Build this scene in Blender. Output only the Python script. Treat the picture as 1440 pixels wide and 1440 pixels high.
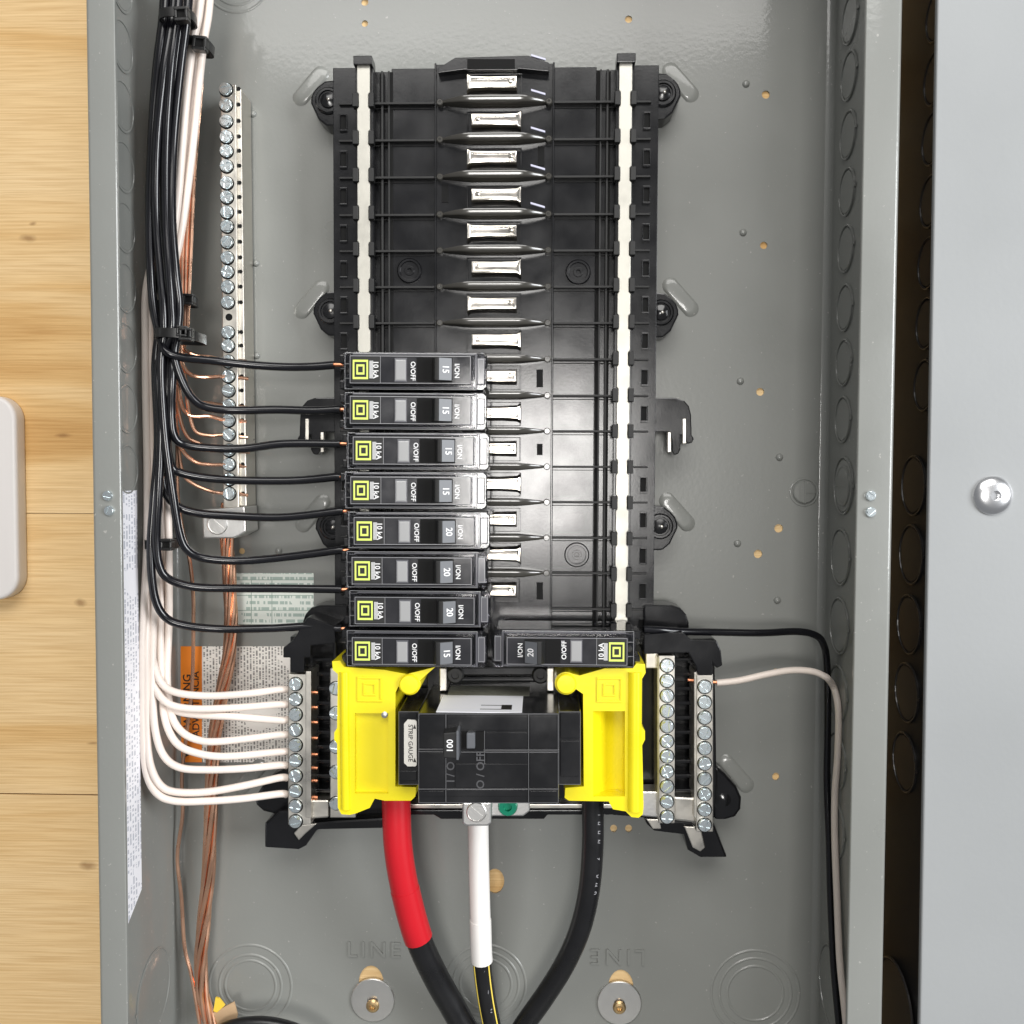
import bpy, bmesh, math, random
from mathutils import Matrix, Vector
random.seed(7)
for o in list(bpy.data.objects): bpy.data.objects.remove(o)
S = bpy.context.scene
COL = S.collection
# ------------------------------------------------------------------ camera
# Wall frame in millimetres: x right, y up, h out of the wall.  World metres: (x, -h, Z0+y)
Z0 = 1400.0
F, CX, CY, CZ = 1331.5, 23.49, 16.51, 522.0
YAW, PIT, ROL = .0292, -.0408, .0038
RC = Matrix.Rotation(YAW, 3, 'Y') @ Matrix.Rotation(PIT, 3, 'X') @ Matrix.Rotation(ROL, 3, 'Z')
def W(x, y, h): return Vector((x*.001, -h*.001, (Z0+y)*.001))
def U(px, py, h):
    """photo pixel (1440 px frame) + height above the back panel -> wall-frame point"""
    d = RC @ Vector(((px-720)/F, -(py-720)/F, -1))
    t = (h-CZ)/d.z
    return (CX+d.x*t, CY+d.y*t, h)
cam = bpy.data.cameras.new('camera'); co = bpy.data.objects.new('camera', cam); COL.objects.link(co)
M3 = Matrix(((1, 0, 0), (0, 0, -1), (0, 1, 0))) @ RC
co.matrix_world = Matrix.Translation(W(CX, CY, CZ)) @ M3.to_4x4()
cam.sensor_width = 36; cam.angle = 2*math.atan(720/F); cam.clip_start = .01; cam.clip_end = 50
S.camera = co
# ------------------------------------------------------------------ light (indoor: lamps, even room light)
wd = bpy.data.worlds.new('World'); S.world = wd; wd.use_nodes = True
bg = wd.node_tree.nodes['Background']; bg.inputs[0].default_value = (.93, .96, 1, 1); bg.inputs[1].default_value = .19
def area(name, loc, tgt, sx, sy, power, col):
    l = bpy.data.lights.new(name, 'AREA'); l.shape = 'RECTANGLE'; l.size = sx; l.size_y = sy; l.energy = power; l.color = col
    o = bpy.data.objects.new(name, l); COL.objects.link(o); o.location = loc
    o.rotation_euler = (Vector(tgt)-Vector(loc)).to_track_quat('-Z', 'Y').to_euler()
    return o
area('window_light', (.02, -2.15, 1.44), (.02, 0, 1.42), .42, .44, 15, (1, .975, .94))
area('ceiling_light', (.1, -1.7, 2.9), (0, 0, 1.4), 1.8, 1.0, 31, (1, .98, .95))
area('room_light', (2.3, -1.65, 1.75), (0, 0, 1.4), 1.1, 1.3, 70, (.96, .98, 1))
S.view_settings.view_transform = 'Standard'; S.view_settings.look = 'None'
S.view_settings.gamma = 1; S.view_settings.exposure = 0.22; S.view_settings.use_curve_mapping = False
S.render.engine = 'CYCLES'
# ------------------------------------------------------------------ materials
def mat(name, col, rough=.4, metal=0, spec=.5, coat=0, var=0, vscale=40, bump=0, bscale=300, rvar=0, trans=0):
    m = bpy.data.materials.new(name); m.use_nodes = True
    nt = m.node_tree; N = nt.nodes; L = nt.links; b = N['Principled BSDF']
    b.inputs['Base Color'].default_value = (*col, 1); b.inputs['Roughness'].default_value = rough
    b.inputs['Metallic'].default_value = metal; b.inputs['Specular IOR Level'].default_value = spec
    b.inputs['Coat Weight'].default_value = coat; b.inputs['Coat Roughness'].default_value = .08
    b.inputs['Transmission Weight'].default_value = trans
    if var or bump or rvar:
        tc = N.new('ShaderNodeNewGeometry')
        if var or rvar:
            nz = N.new('ShaderNodeTexNoise'); nz.inputs['Scale'].default_value = vscale; nz.inputs['Detail'].default_value = 6
            L.new(tc.outputs['Position'], nz.inputs['Vector'])
        if var:
            mx = N.new('ShaderNodeMix'); mx.data_type = 'RGBA'
            mx.inputs[6].default_value = (*[c*(1-var) for c in col], 1); mx.inputs[7].default_value = (*[min(1, c*(1+var)) for c in col], 1)
            L.new(nz.outputs['Fac'], mx.inputs[0]); L.new(mx.outputs[2], b.inputs['Base Color'])
        if rvar:
            mr = N.new('ShaderNodeMapRange'); mr.inputs[1].default_value = .3; mr.inputs[2].default_value = .7
            mr.inputs[3].default_value = max(.03, rough-rvar); mr.inputs[4].default_value = rough+rvar
            L.new(nz.outputs['Fac'], mr.inputs[0]); L.new(mr.outputs[0], b.inputs['Roughness'])
        if bump:
            n2 = N.new('ShaderNodeTexNoise'); n2.inputs['Scale'].default_value = bscale; n2.inputs['Detail'].default_value = 3
            L.new(tc.outputs['Position'], n2.inputs['Vector'])
            bp = N.new('ShaderNodeBump'); bp.inputs['Strength'].default_value = bump; bp.inputs['Distance'].default_value = .0004
            L.new(n2.outputs['Fac'], bp.inputs['Height']); L.new(bp.outputs[0], b.inputs['Normal'])
    return m
def wavy(m, scale=13, dist=.0011):
    """slow unevenness of pressed sheet metal under the paint"""
    nt = m.node_tree; N = nt.nodes; L = nt.links; b = N['Principled BSDF']
    g = N.new('ShaderNodeNewGeometry'); n = N.new('ShaderNodeTexNoise'); n.inputs['Scale'].default_value = scale; n.inputs['Detail'].default_value = 1
    L.new(g.outputs['Position'], n.inputs['Vector'])
    bp = N.new('ShaderNodeBump'); bp.inputs['Strength'].default_value = .6; bp.inputs['Distance'].default_value = dist
    L.new(n.outputs['Fac'], bp.inputs['Height'])
    if b.inputs['Normal'].links: L.new(b.inputs['Normal'].links[0].from_socket, bp.inputs['Normal'])
    L.new(bp.outputs[0], b.inputs['Normal']); L.new(bp.outputs[0], b.inputs['Coat Normal'])
    return m
PAINT = mat('grey_enamel', (.212, .217, .203), .36, 0, .42, .5, .06, 16, .12, 420, .10)
wavy(PAINT)
def dust(m, scale=420, thr=.70, col=(.42, .41, .38)):
    nt = m.node_tree; N = nt.nodes; L = nt.links; b = N['Principled BSDF']; src = b.inputs['Base Color'].links[0].from_socket
    g = N.new('ShaderNodeNewGeometry'); n = N.new('ShaderNodeTexNoise'); n.inputs['Scale'].default_value = scale; n.inputs['Detail'].default_value = 2
    L.new(g.outputs['Position'], n.inputs['Vector'])
    mr = N.new('ShaderNodeMapRange'); mr.inputs[1].default_value = thr; mr.inputs[2].default_value = thr+.05; mr.inputs[4].default_value = .55; L.new(n.outputs['Fac'], mr.inputs[0])
    mx = N.new('ShaderNodeMix'); mx.data_type = 'RGBA'; mx.inputs[7].default_value = (*col, 1)
    L.new(mr.outputs[0], mx.inputs[0]); L.new(src, mx.inputs[6]); L.new(mx.outputs[2], b.inputs['Base Color'])
dust(PAINT)
PAINT2 = mat('pale_grey_enamel', (.292, .302, .306), .42, 0, .45, 0, .04, 11, .12, 420, .08)
wavy(PAINT2, 8, .0009)
GAPSHADE = mat('gap_shaded_enamel', (.019, .018, .018), .42, 0, .35, 0, .06, 12, .06, 420)  # near-black colour carries the shade of the unlit gap between the boxes
BLK = mat('black_plastic', (.007, .007, .008), .19, 0, .5, 0, .3, 60, .03, 900, .04)
BLKG = mat('black_gloss_plastic', (.009, .009, .010), .19, 0, .55, 0, .3, 50, .10, 60, .09)
BLKM = mat('black_matt_plastic', (.010, .010, .010), .5, 0, .4)
VOID = mat('recess_shade', (.004, .004, .004), .7, 0, .2)  # near-black stands in for the shade inside slots, holes and gaps
SMOKE = mat('smoky_clear_plastic', (.024, .024, .027), .13, 0, .42, .08, .3, 90, .05, 200, .05)
FINP = mat('fin_plastic', (.045, .042, .036), .20, 0, .7, .3)
EDGE = mat('clear_edge_plastic', (.085, .085, .095), .13, 0, .7, .3)
GLASS = mat('clear_rim_plastic', (.62, .62, .68), .05, 0, .5, 0, 0, 1, .06, 120, 0, 1.0)
GREYP = mat('grey_handle_plastic', (.10, .105, .115), .35, 0, .4)
CLEAR = mat('clear_window_plastic', (.32, .32, .32), .14, 0, .6)
YEL = mat('yellow_plastic', (.80, .675, .010), .30, 0, .5, 0, .07, 25, .10, 300, .08)
ZINC = mat('zinc_screw', (.80, .87, .90), .27, 1, .5, 0, .12, 200)
TIN = mat('tinned_metal', (.66, .63, .57), .34, 1, .5, 0, .10, 90, .05, 600, .08)
RAILM = mat('dull_tinned_rail', (.42, .41, .37), .42, 1, .5, 0, .14, 120, .08, 500, .06)
STABM = mat('plated_stab', (.70, .66, .60), .20, 1, .5, 0, .08, 90, .03, 600, .05)
EMB = mat('emboss_highlight', (.06, .06, .065), .4)  # grey puts the faint highlights of same-black embossing into the colour
ALU = mat('aluminium', (.74, .73, .71), .36, 1, .5, 0, .08, 120, .08, 700)
BRASS = mat('brass', (.70, .50, .26), .32, 1)
COP = mat('bare_copper', (.95, .53, .36), .26, 1, .5, 0, .14, 60, 0, 1, .08)
COPD = mat('copper_end', (.70, .28, .15), .32, 1)
WIREB = mat('black_insulation', (.006, .006, .008), .20, 0, .5, 0, .2, 40, .04, 300)
WIREW = mat('white_insulation', (.80, .705, .635), .34, 0, .45, 0, .08, 40, .04, 300)
CABB = mat('black_cable_jacket', (.009, .009, .010), .32, 0, .45, 0, .3, 60, .10, 300, .08)
RED = mat('red_tape', (.50, .008, .016), .33, 0, .5, 0, .08, 50, .08, 200)
WTAPE = mat('white_tape', (.80, .78, .75), .36, 0, .5, 0, .04, 50, .15, 160)
TIE = mat('black_nylon', (.012, .012, .012), .33, 0, .5)
PRINTW = mat('white_ink', (.75, .75, .75), .45)
PRINTG = mat('grey_ink', (.30, .30, .32), .45)
PRINTK = mat('black_ink', (.02, .018, .016), .5)
LIME = mat('lime_ink', (.62, .74, .13), .45)
GREEN = mat('green_screw', (.01, .28, .16), .3, .4)
PAPER = mat('white_paper', (.90, .90, .94), .5)
LINE_ = mat('pale_edge_highlight', (.23, .23, .24), .25, 0, .6)  # pale colour stands in for light caught along the bevels
ORANGE = mat('orange_paper', (.90, .25, .02), .5)
STICK = mat('sticker_white', (.78, .76, .70), .45)
TAGM = mat('brown_kraft_paper', (.50, .34, .20), .7, 0, .3, 0, .2, 90)
TAGY = mat('yellow_tag', (.80, .55, .05), .5)
WHITEP = mat('white_plastic', (.74, .71, .69), .4, 0, .45)
STRIPE = mat('yellow_stripe', (.80, .62, .10), .4)
CHIP = mat('pale_lavender_plastic', (.50, .50, .62), .3)
def print_mat(name, base, ink, ax, rows, cell, thr, scale_break):
    """paper carrying rows of tiny unreadable print: rows run along axis `ax` (world), spaced `rows` metres"""
    m = bpy.data.materials.new(name); m.use_nodes = True
    nt = m.node_tree; N = nt.nodes; L = nt.links; b = N['Principled BSDF']; b.inputs['Roughness'].default_value = .45
    g = N.new('ShaderNodeNewGeometry'); sp = N.new('ShaderNodeSeparateXYZ'); L.new(g.outputs['Position'], sp.inputs[0])
    al, ac = ax
    def math_(op, a, v):
        n = N.new('ShaderNodeMath'); n.operation = op
        if hasattr(a, 'is_output'): L.new(a, n.inputs[0])
        else: n.inputs[0].default_value = a
        if hasattr(v, 'is_output'): L.new(v, n.inputs[1])
        else: n.inputs[1].default_value = v
        return n.outputs[0]
    row = math_('DIVIDE', sp.outputs[ac], rows); fr = math_('FRACT', row, 0)
    inrow = math_('LESS_THAN', fr, .52)
    fl = math_('FLOOR', row, 0)
    cb = N.new('ShaderNodeCombineXYZ')
    L.new(math_('DIVIDE', sp.outputs[al], cell), cb.inputs[0]); L.new(math_('MULTIPLY', fl, 7.31), cb.inputs[1])
    nz = N.new('ShaderNodeTexNoise'); nz.inputs['Scale'].default_value = 1; nz.inputs['Detail'].default_value = 1; L.new(cb.outputs[0], nz.inputs['Vector'])
    ch = math_('GREATER_THAN', nz.outputs['Fac'], thr)
    n2 = N.new('ShaderNodeTexNoise'); n2.inputs['Scale'].default_value = scale_break; L.new(g.outputs['Position'], n2.inputs['Vector'])
    blk = math_('GREATER_THAN', n2.outputs['Fac'], .42)
    k = math_('MULTIPLY', math_('MULTIPLY', inrow, ch), blk)
    mx = N.new('ShaderNodeMix'); mx.data_type = 'RGBA'; mx.inputs[6].default_value = (*base, 1); mx.inputs[7].default_value = (*ink, 1)
    L.new(k, mx.inputs[0]); L.new(mx.outputs[2], b.inputs['Base Color'])
    return m
PRT_V = print_mat('small_print_label', (.84, .81, .76), (.22, .21, .20), (2, 0), .00175, .0009, .49, 30)
PRT_S = print_mat('side_label_print', (.88, .88, .92), (.50, .52, .58), (2, 1), .0030, .0016, .50, 45)
PRT_T = print_mat('table_print', (.78, .83, .77), (.40, .50, .45), (0, 2), .0034, .0014, .46, 60)
def wood(name, seed):
    m = bpy.data.materials.new(name); m.use_nodes = True
    nt = m.node_tree; N = nt.nodes; L = nt.links; b = N['Principled BSDF']; b.inputs['Roughness'].default_value = .62; b.inputs['Specular IOR Level'].default_value = .3
    g = N.new('ShaderNodeNewGeometry'); mp = N.new('ShaderNodeMapping'); L.new(g.outputs['Position'], mp.inputs[0])
    mp.inputs['Location'].default_value = (seed*.37, 0, seed*1.3); mp.inputs['Scale'].default_value = (2.0, 1, 22)
    w1 = N.new('ShaderNodeTexNoise'); w1.inputs['Scale'].default_value = 1.0; w1.inputs['Detail'].default_value = 7; w1.inputs['Distortion'].default_value = .7
    L.new(mp.outputs[0], w1.inputs['Vector'])
    r1 = N.new('ShaderNodeValToRGB'); e = r1.color_ramp.elements
    e[0].position = .30; e[0].color = (.62, .370, .140, 1); e[1].position = .70; e[1].color = (.82, .605, .335, 1)
    x = e.new(.47); x.color = (.785, .550, .275, 1); x = e.new(.40); x.color = (.72, .470, .205, 1)
    L.new(w1.outputs['Fac'], r1.inputs[0])
    m2 = N.new('ShaderNodeMapping'); L.new(g.outputs['Position'], m2.inputs[0]); m2.inputs['Scale'].default_value = (22, 1, 900)
    w2 = N.new('ShaderNodeTexNoise'); w2.inputs['Scale'].default_value = 1; w2.inputs['Detail'].default_value = 4; L.new(m2.outputs[0], w2.inputs['Vector'])
    r2 = N.new('ShaderNodeValToRGB'); r2.color_ramp.elements[0].position = .3; r2.color_ramp.elements[0].color = (.80, .74, .66, 1); r2.color_ramp.elements[1].position = .6
    L.new(w2.outputs['Fac'], r2.inputs[0])
    mx = N.new('ShaderNodeMix'); mx.data_type = 'RGBA'; mx.blend_type = 'MULTIPLY'; mx.inputs[0].default_value = 1
    L.new(r1.outputs[0], mx.inputs[6]); L.new(r2.outputs[0], mx.inputs[7])
    cur = mx.outputs[2]
    for (px, py, rx, rz) in ((37, 334, 5, 2.2), (44, 314, 2.5, 1.2), (88, 612, 5, 1.3), (112, 848, 4, 2.2), (122, 1218, 5, 2.6), (130, 1046, 4, .8)):
        p = U(px, py, 0); c = W(p[0], p[1], 0)
        v = N.new('ShaderNodeMapping'); v.vector_type = 'TEXTURE'; L.new(g.outputs['Position'], v.inputs[0])
        v.inputs['Location'].default_value = c; v.inputs['Scale'].default_value = (rx*.001, .02, rz*.001)
        ad = N.new('ShaderNodeVectorMath'); ad.operation = 'ADD'; sc = N.new('ShaderNodeVectorMath'); sc.operation = 'SCALE'; sc.inputs[3].default_value = 1.0
        nn = N.new('ShaderNodeTexNoise'); nn.inputs['Scale'].default_value = 160; L.new(g.outputs['Position'], nn.inputs['Vector'])
        L.new(nn.outputs['Color'], sc.inputs[0]); L.new(v.outputs[0], ad.inputs[0]); L.new(sc.outputs[0], ad.inputs[1])
        ln = N.new('ShaderNodeVectorMath'); ln.operation = 'DISTANCE'; L.new(ad.outputs[0], ln.inputs[0]); ln.inputs[1].default_value = (.5, .5, .5)
        mr = N.new('ShaderNodeMapRange'); mr.inputs[1].default_value = .3; mr.inputs[2].default_value = 1.2; mr.inputs[3].default_value = .6; mr.inputs[4].default_value = 0
        L.new(ln.outputs['Value'], mr.inputs[0])
        k = N.new('ShaderNodeMix'); k.data_type = 'RGBA'; k.inputs[7].default_value = (.22, .10, .03, 1)
        L.new(mr.outputs[0], k.inputs[0]); L.new(cur, k.inputs[6]); cur = k.outputs[2]
    L.new(cur, b.inputs['Base Color'])
    bp = N.new('ShaderNodeBump'); bp.inputs['Strength'].default_value = .5; bp.inputs['Distance'].default_value = .0005
    L.new(w2.outputs['Fac'], bp.inputs['Height']); L.new(bp.outputs[0], b.inputs['Normal'])
    return m
# ------------------------------------------------------------------ mesh helpers (wall-frame mm)
ORG = {}
class MB:
    def __init__(s): s.v = []; s.f = []
    def add(s, vs, fs):
        n = len(s.v); s.v += [tuple(v) for v in vs]; s.f += [[i+n for i in f] for f in fs]; return s
    def box(s, x0, x1, y0, y1, h0, h1):
        x0, x1 = min(x0, x1), max(x0, x1); y0, y1 = min(y0, y1), max(y0, y1)
        return s.prism([(x0, y0), (x1, y0), (x1, y1), (x0, y1)], h0, h1)
    def prism(s, P, h0, h1, inset=0):
        P = [(p[0], p[1]) for p in P]
        a = sum(P[i][0]*P[(i+1) % len(P)][1]-P[(i+1) % len(P)][0]*P[i][1] for i in range(len(P)))
        if a < 0: P = P[::-1]
        n = len(P)
        Q = P
        if inset:
            cx = sum(p[0] for p in P)/n; cy = sum(p[1] for p in P)/n
            Q = [(cx+(p[0]-cx)*(1-inset), cy+(p[1]-cy)*(1-inset)) for p in P]
        return s.add([(x, y, h0) for x, y in P]+[(x, y, h1) for x, y in Q],
                     [list(range(n))[::-1], list(range(n, 2*n))]+[[i, (i+1) % n, n+(i+1) % n, n+i] for i in range(n)])
    def pxbox(s, a, b, c, d, h0, h1):
        """pixel rectangle a..c x b..d as seen at height h1"""
        return s.prism([U(a, b, h1), U(c, b, h1), U(c, d, h1), U(a, d, h1)], h0, h1)
    def pxprism(s, P, h0, h1): return s.prism([U(p[0], p[1], h1) for p in P], h0, h1)
    def disc(s, c, r, h0, h1, n=20, r2=None, sq=1):
        r2 = r if r2 is None else r2
        A = [(math.cos(2*math.pi*i/n), math.sin(2*math.pi*i/n)) for i in range(n)]
        return s.add([(c[0]+r*a, c[1]+r*sq*b, h0) for a, b in A]+[(c[0]+r2*a, c[1]+r2*sq*b, h1) for a, b in A],
                     [list(range(n))[::-1], list(range(n, 2*n))]+[[i, (i+1) % n, n+(i+1) % n, n+i] for i in range(n)])
    def lathe(s, c, prof, n=24):
        """profile [(r,h)...] revolved about the h axis"""
        vs = []; fs = []
        for r, h in prof:
            for i in range(n):
                t = 2*math.pi*i/n; vs.append((c[0]+r*math.cos(t), c[1]+r*math.sin(t), h))
        for k in range(len(prof)-1):
            for i in range(n):
                fs.append([k*n+i, k*n+(i+1) % n, (k+1)*n+(i+1) % n, (k+1)*n+i])
        fs.append([(len(prof)-1)*n+i for i in range(n)])
        return s.add(vs, fs)
    def tube(s, path, r, n=10, flat=1, cap=True):
        P = [Vector(p) for p in path]; m = len(P)
        rr = r if hasattr(r, '__len__') else [r]*m
        T = [(P[min(i+1, m-1)]-P[max(i-1, 0)]).normalized() for i in range(m)]
        ref = Vector((0, 0, 1)); 
        if abs(T[0].dot(ref)) > .9: ref = Vector((1, 0, 0))
        a = (ref-T[0]*ref.dot(T[0])).normalized()
        vs = []
        for i in range(m):
            a = (a-T[i]*a.dot(T[i])).normalized(); b = T[i].cross(a)
            for k in range(n):
                t = 2*math.pi*k/n; vs.append(P[i]+a*(math.cos(t)*rr[i]*flat)+b*(math.sin(t)*rr[i]))
        fs = [[i*n+k, i*n+(k+1) % n, (i+1)*n+(k+1) % n, (i+1)*n+k] for i in range(m-1) for k in range(n)]
        if cap: fs += [list(range(n))[::-1], [(m-1)*n+k for k in range(n)]]
        return s.add(vs, fs)
    def xf(s, ang=0, dx=0, dy=0, dh=0, sc=1):
        c, q = math.cos(ang), math.sin(ang)
        s.v = [((x*c-y*q)*sc+dx, (x*q+y*c)*sc+dy, h+dh) for x, y, h in s.v]; return s
    def join(s, o): return s.add(o.v, o.f)
    def mesh(s, name, m, org=(0, 0, 0), bev=0, smooth=False, seg=2):
        me = bpy.data.meshes.new(name)
        me.from_pydata([((x-org[0])*.001, -(h-org[2])*.001, (y-org[1])*.001) for x, y, h in s.v], [], s.f)
        bm = bmesh.new(); bm.from_mesh(me)
        bmesh.ops.recalc_face_normals(bm, faces=bm.faces[:])
        if bev:
            ed = [e for e in bm.edges if len(e.link_faces) == 2 and e.calc_face_angle(0) > .6]
            bmesh.ops.bevel(bm, geom=ed, offset=bev*.001, segments=seg, affect='EDGES', profile=.6, clamp_overlap=True)
        for f in bm.faces: f.smooth = bool(smooth)
        if smooth:
            for e in bm.edges:
                if len(e.link_faces) == 2 and e.calc_face_angle(0) > (.7 if smooth is True else smooth): e.smooth = False
        bm.to_mesh(me); bm.free()
        me.materials.append(m); return me
def link(name, me, parent=None, org=(0, 0, 0), rot=0):
    o = bpy.data.objects.new(name, me); COL.objects.link(o); ORG[o] = org
    if parent:
        o.parent = parent; po = ORG[parent]
        o.location = Vector(((org[0]-po[0])*.001, -(org[2]-po[2])*.001, (org[1]-po[1])*.001))
    else: o.location = W(*org)
    if rot: o.rotation_euler = (0, rot, 0)
    return o
def part(name, mb, m, parent=None, bev=0, smooth=False, org=None, seg=2):
    if org is None: org = ORG[parent] if parent else (0, 0, 0)
    return link(name, mb.mesh(name, m, org, bev, smooth, seg), parent, org)
def tag(o, label, cat, group=None):
    o['label'] = label; o['category'] = cat
    if group: o['group'] = group
    return o
def thing(name, org, label, cat, group=None):
    o = bpy.data.objects.new(name, None); COL.objects.link(o); o.location = W(*org); ORG[o] = org; o.empty_display_size = .01
    return tag(o, label, cat, group)
def copy_tree(o, parent=None):
    c = o.copy(); COL.objects.link(c); ORG[c] = ORG[o]
    if parent: c.parent = parent
    for ch in list(o.children): copy_tree(ch, c)
    return c
def cr(pts, k=8):
    """Catmull-Rom through points"""
    P = [Vector(p) for p in pts]; out = []
    for i in range(len(P)-1):
        p0, p1, p2, p3 = P[max(i-1, 0)], P[i], P[i+1], P[min(i+2, len(P)-1)]
        for j in range(k):
            t = j/k
            out.append(.5*((2*p1)+(p2-p0)*t+(2*p0-5*p1+4*p2-p3)*t*t+(3*p1-p0-3*p2+p3)*t**3))
    out.append(P[-1]); return out
def UX(px, py, x):
    """photo pixel + known distance from the panel's centre line (things lying along a side wall)"""
    d = RC @ Vector(((px-720)/F, -(py-720)/F, -1)); t = (x-CX)/d.x
    return (x, CY+d.y*t, CZ+d.z*t)
def pxpath(L, k=8): return cr([U(p[0]+random.uniform(-.7, .7), p[1]+random.uniform(-.7, .7), p[2]) for p in L], k)
TXT = {}
def text(s, size, ext=.05):
    """lettering centred on the origin, in mm"""
    key = (s, size, ext)
    if key not in TXT:
        c = bpy.data.curves.new('lettering', 'FONT'); c.body = s; c.size = size; c.extrude = ext; c.align_x = 'CENTER'; c.align_y = 'CENTER'; c.resolution_u = 3; c.offset = size*.014 if size < 10 else 0; c.space_character = 1 if size < 10 else 1.25
        o = bpy.data.objects.new('lettering', c); COL.objects.link(o)
        dg = bpy.context.evaluated_depsgraph_get(); me = o.evaluated_get(dg).to_mesh()
        TXT[key] = ([tuple(v.co) for v in me.vertices], [list(p.vertices) for p in me.polygons])
        o.evaluated_get(dg).to_mesh_clear(); bpy.data.objects.remove(o); bpy.data.curves.remove(c)
    m = MB(); m.add(*TXT[key]); return m
def plate(outer, holes, h0, h1):
    """flat plate with real holes"""
    c = bpy.data.curves.new('plate', 'CURVE'); c.dimensions = '2D'; c.fill_mode = 'BOTH'; c.extrude = (h1-h0)/2
    for P in [outer]+holes:
        sp = c.splines.new('POLY'); sp.points.add(len(P)-1); sp.use_cyclic_u = True
        for q, p in zip(sp.points, P): q.co = (p[0], p[1], 0, 1)
    o = bpy.data.objects.new('plate', c); COL.objects.link(o)
    dg = bpy.context.evaluated_depsgraph_get(); me = o.evaluated_get(dg).to_mesh()
    m = MB(); m.add([(v.co.x, v.co.y, v.co.z+(h0+h1)/2) for v in me.vertices], [list(p.vertices) for p in me.polygons])
    o.evaluated_get(dg).to_mesh_clear(); bpy.data.objects.remove(o); bpy.data.curves.remove(c)
    return m
def circ(c, r, n=20, sy=1): return [(c[0]+r*math.cos(2*math.pi*i/n), c[1]+r*sy*math.sin(2*math.pi*i/n)) for i in range(n)]
def frame(cx, cy, a, b, h0, h1, asp=1):
    """square ring, half-size a outside, b inside"""
    m = MB()
    for x0, x1, y0, y1 in ((-a, a, b, a), (-a, a, -a, -b), (-a, -b, -b, b), (b, a, -b, b)):
        m.box(cx+x0, cx+x1, cy+y0*asp, cy+y1*asp, h0, h1)
    return m
# screw meshes shared by every copy
def screw_mesh(name, r, hh, m, slot=.35, cross=False):
    b = MB()
    b.lathe((0, 0), [(r*.97, -2.5), (r, 0), (r, hh*.55), (r*.93, hh*.7), (r*.90, hh*.7)], 18)
    for s in (-1, 1):
        if cross:
            for q in (0, math.pi/2):
                k = math.acos(slot*1.3); a0, a1 = math.asin(min(1, slot)), math.pi/2-math.asin(min(1, slot))
                base = q+(0 if s > 0 else math.pi)
                arc = [base+a0+(a1-a0)*i/5 for i in range(6)]
                d = base+math.pi/4; s0 = r*slot*1.414
                P = [(s0*math.cos(d), s0*math.sin(d))]+[(r*.9*math.cos(t), r*.9*math.sin(t)) for t in arc]
                b.prism(P, hh*.5, hh, .3)
        else:
            a0 = math.asin(slot)
            arc = [a0+(math.pi-2*a0)*i/9 for i in range(10)]
            b.prism([(r*.9*math.cos(t), s*r*.9*math.sin(t)) for t in arc], hh*.5, hh, .3)
    return b.mesh(name, m, smooth=True)
# ------------------------------------------------------------------ plywood wall
wall = part('wall', MB().box(-560, 560, -520, 520, -30, -12.3), mat('wall_backing', (.35, .24, .13), .7)); wall['kind'] = 'structure'
ORG[wall] = (0, 0, 0)
ya, yb = U(60, 722, -1.3)[1], U(60, 1117, -1.3)[1]
for i, (y0, y1) in enumerate(((ya+.12, 520), (yb+.35, ya-.12), (-520, yb-.35))):
    part('plywood_board', MB().box(-560, 560, y0, y1, -12.5, -1.3), wood('plywood_%d' % i, i+1), wall, bev=.25)
# ------------------------------------------------------------------ the open grey panel box
D = 95.0
YT, YB = 345.0, -330.0
box = thing('panel_box', (0, YB, -1.5), 'open grey steel electrical panel box fixed to the plywood wall', 'electrical panel')
holes = []
for px, py, rx, ry in ((1077, 133, 5.5, 1), (1074, 345, 5, 1), (1069, 551, 5.5, 1), (1095, 743, 6, 1), (1066, 779, 6, 1), (1091, 945, 5, 1), (1091, 1092, 5, 1.1),
                       (513, 3, 5, 1), (513, 33, 4.5, 1), (884, 27, 5, 1), (863, 1165, 5, 1.1), (884, 1165, 5, 1.1), (340, 775, 4.5, 1), (696, 1239, 13.5, 1.35)):
    c = U(px, py, 0); holes.append(circ(c, rx*.39, 18, ry))
for px in (522, 873): c = U(px, 1384 if px < 700 else 1390, 0); holes.append(circ(c, 7.2, 24, 1.5))
part('back_panel', plate([(-176, YB), (176, YB), (176, YT), (-176, YT)], holes, -1.5, 0), PAINT, box)
def side(sgn, flange):
    """bent sheet: back fillet, side wall, front fold and flange"""
    prof = [(176, 0)]+[(180-4+4*math.sin(t), 4-4*math.cos(t)) for t in (.4, .8, 1.2, math.pi/2)]
    prof += [(180, D-2.5)]
    inner = prof+[(180-flange+1, D-2.0)]
    outer = [(181-flange, D-.3), (181-flange+.4, D)]+[(181.2-2+2*math.sin(t), D-2+2*math.cos(t)) for t in (0, .4, .8, 1.2, math.pi/2)]+[(181.2, -1.4), (176, -1.4)]
    P = inner+outer
    m = MB(); n = len(P)
    m.add([(sgn*x, YB, h) for x, h in P]+[(sgn*x, YT, h) for x, h in P], [[i, (i+1) % n, n+(i+1) % n, n+i] for i in range(n)]+[list(range(n)), list(range(n, 2*n))])
    return m
part('side_wall', side(-1, 13.2), PAINT, box, smooth=.5)
part('side_wall', side(1, 16.0), PAINT, box, smooth=.5)
for y0, y1 in ((YT, YT+1.5), (YB-1.5, YB)): part('end_wall', MB().box(-181, 181, y0, y1, -1.5, D), PAINT, box)
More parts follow.
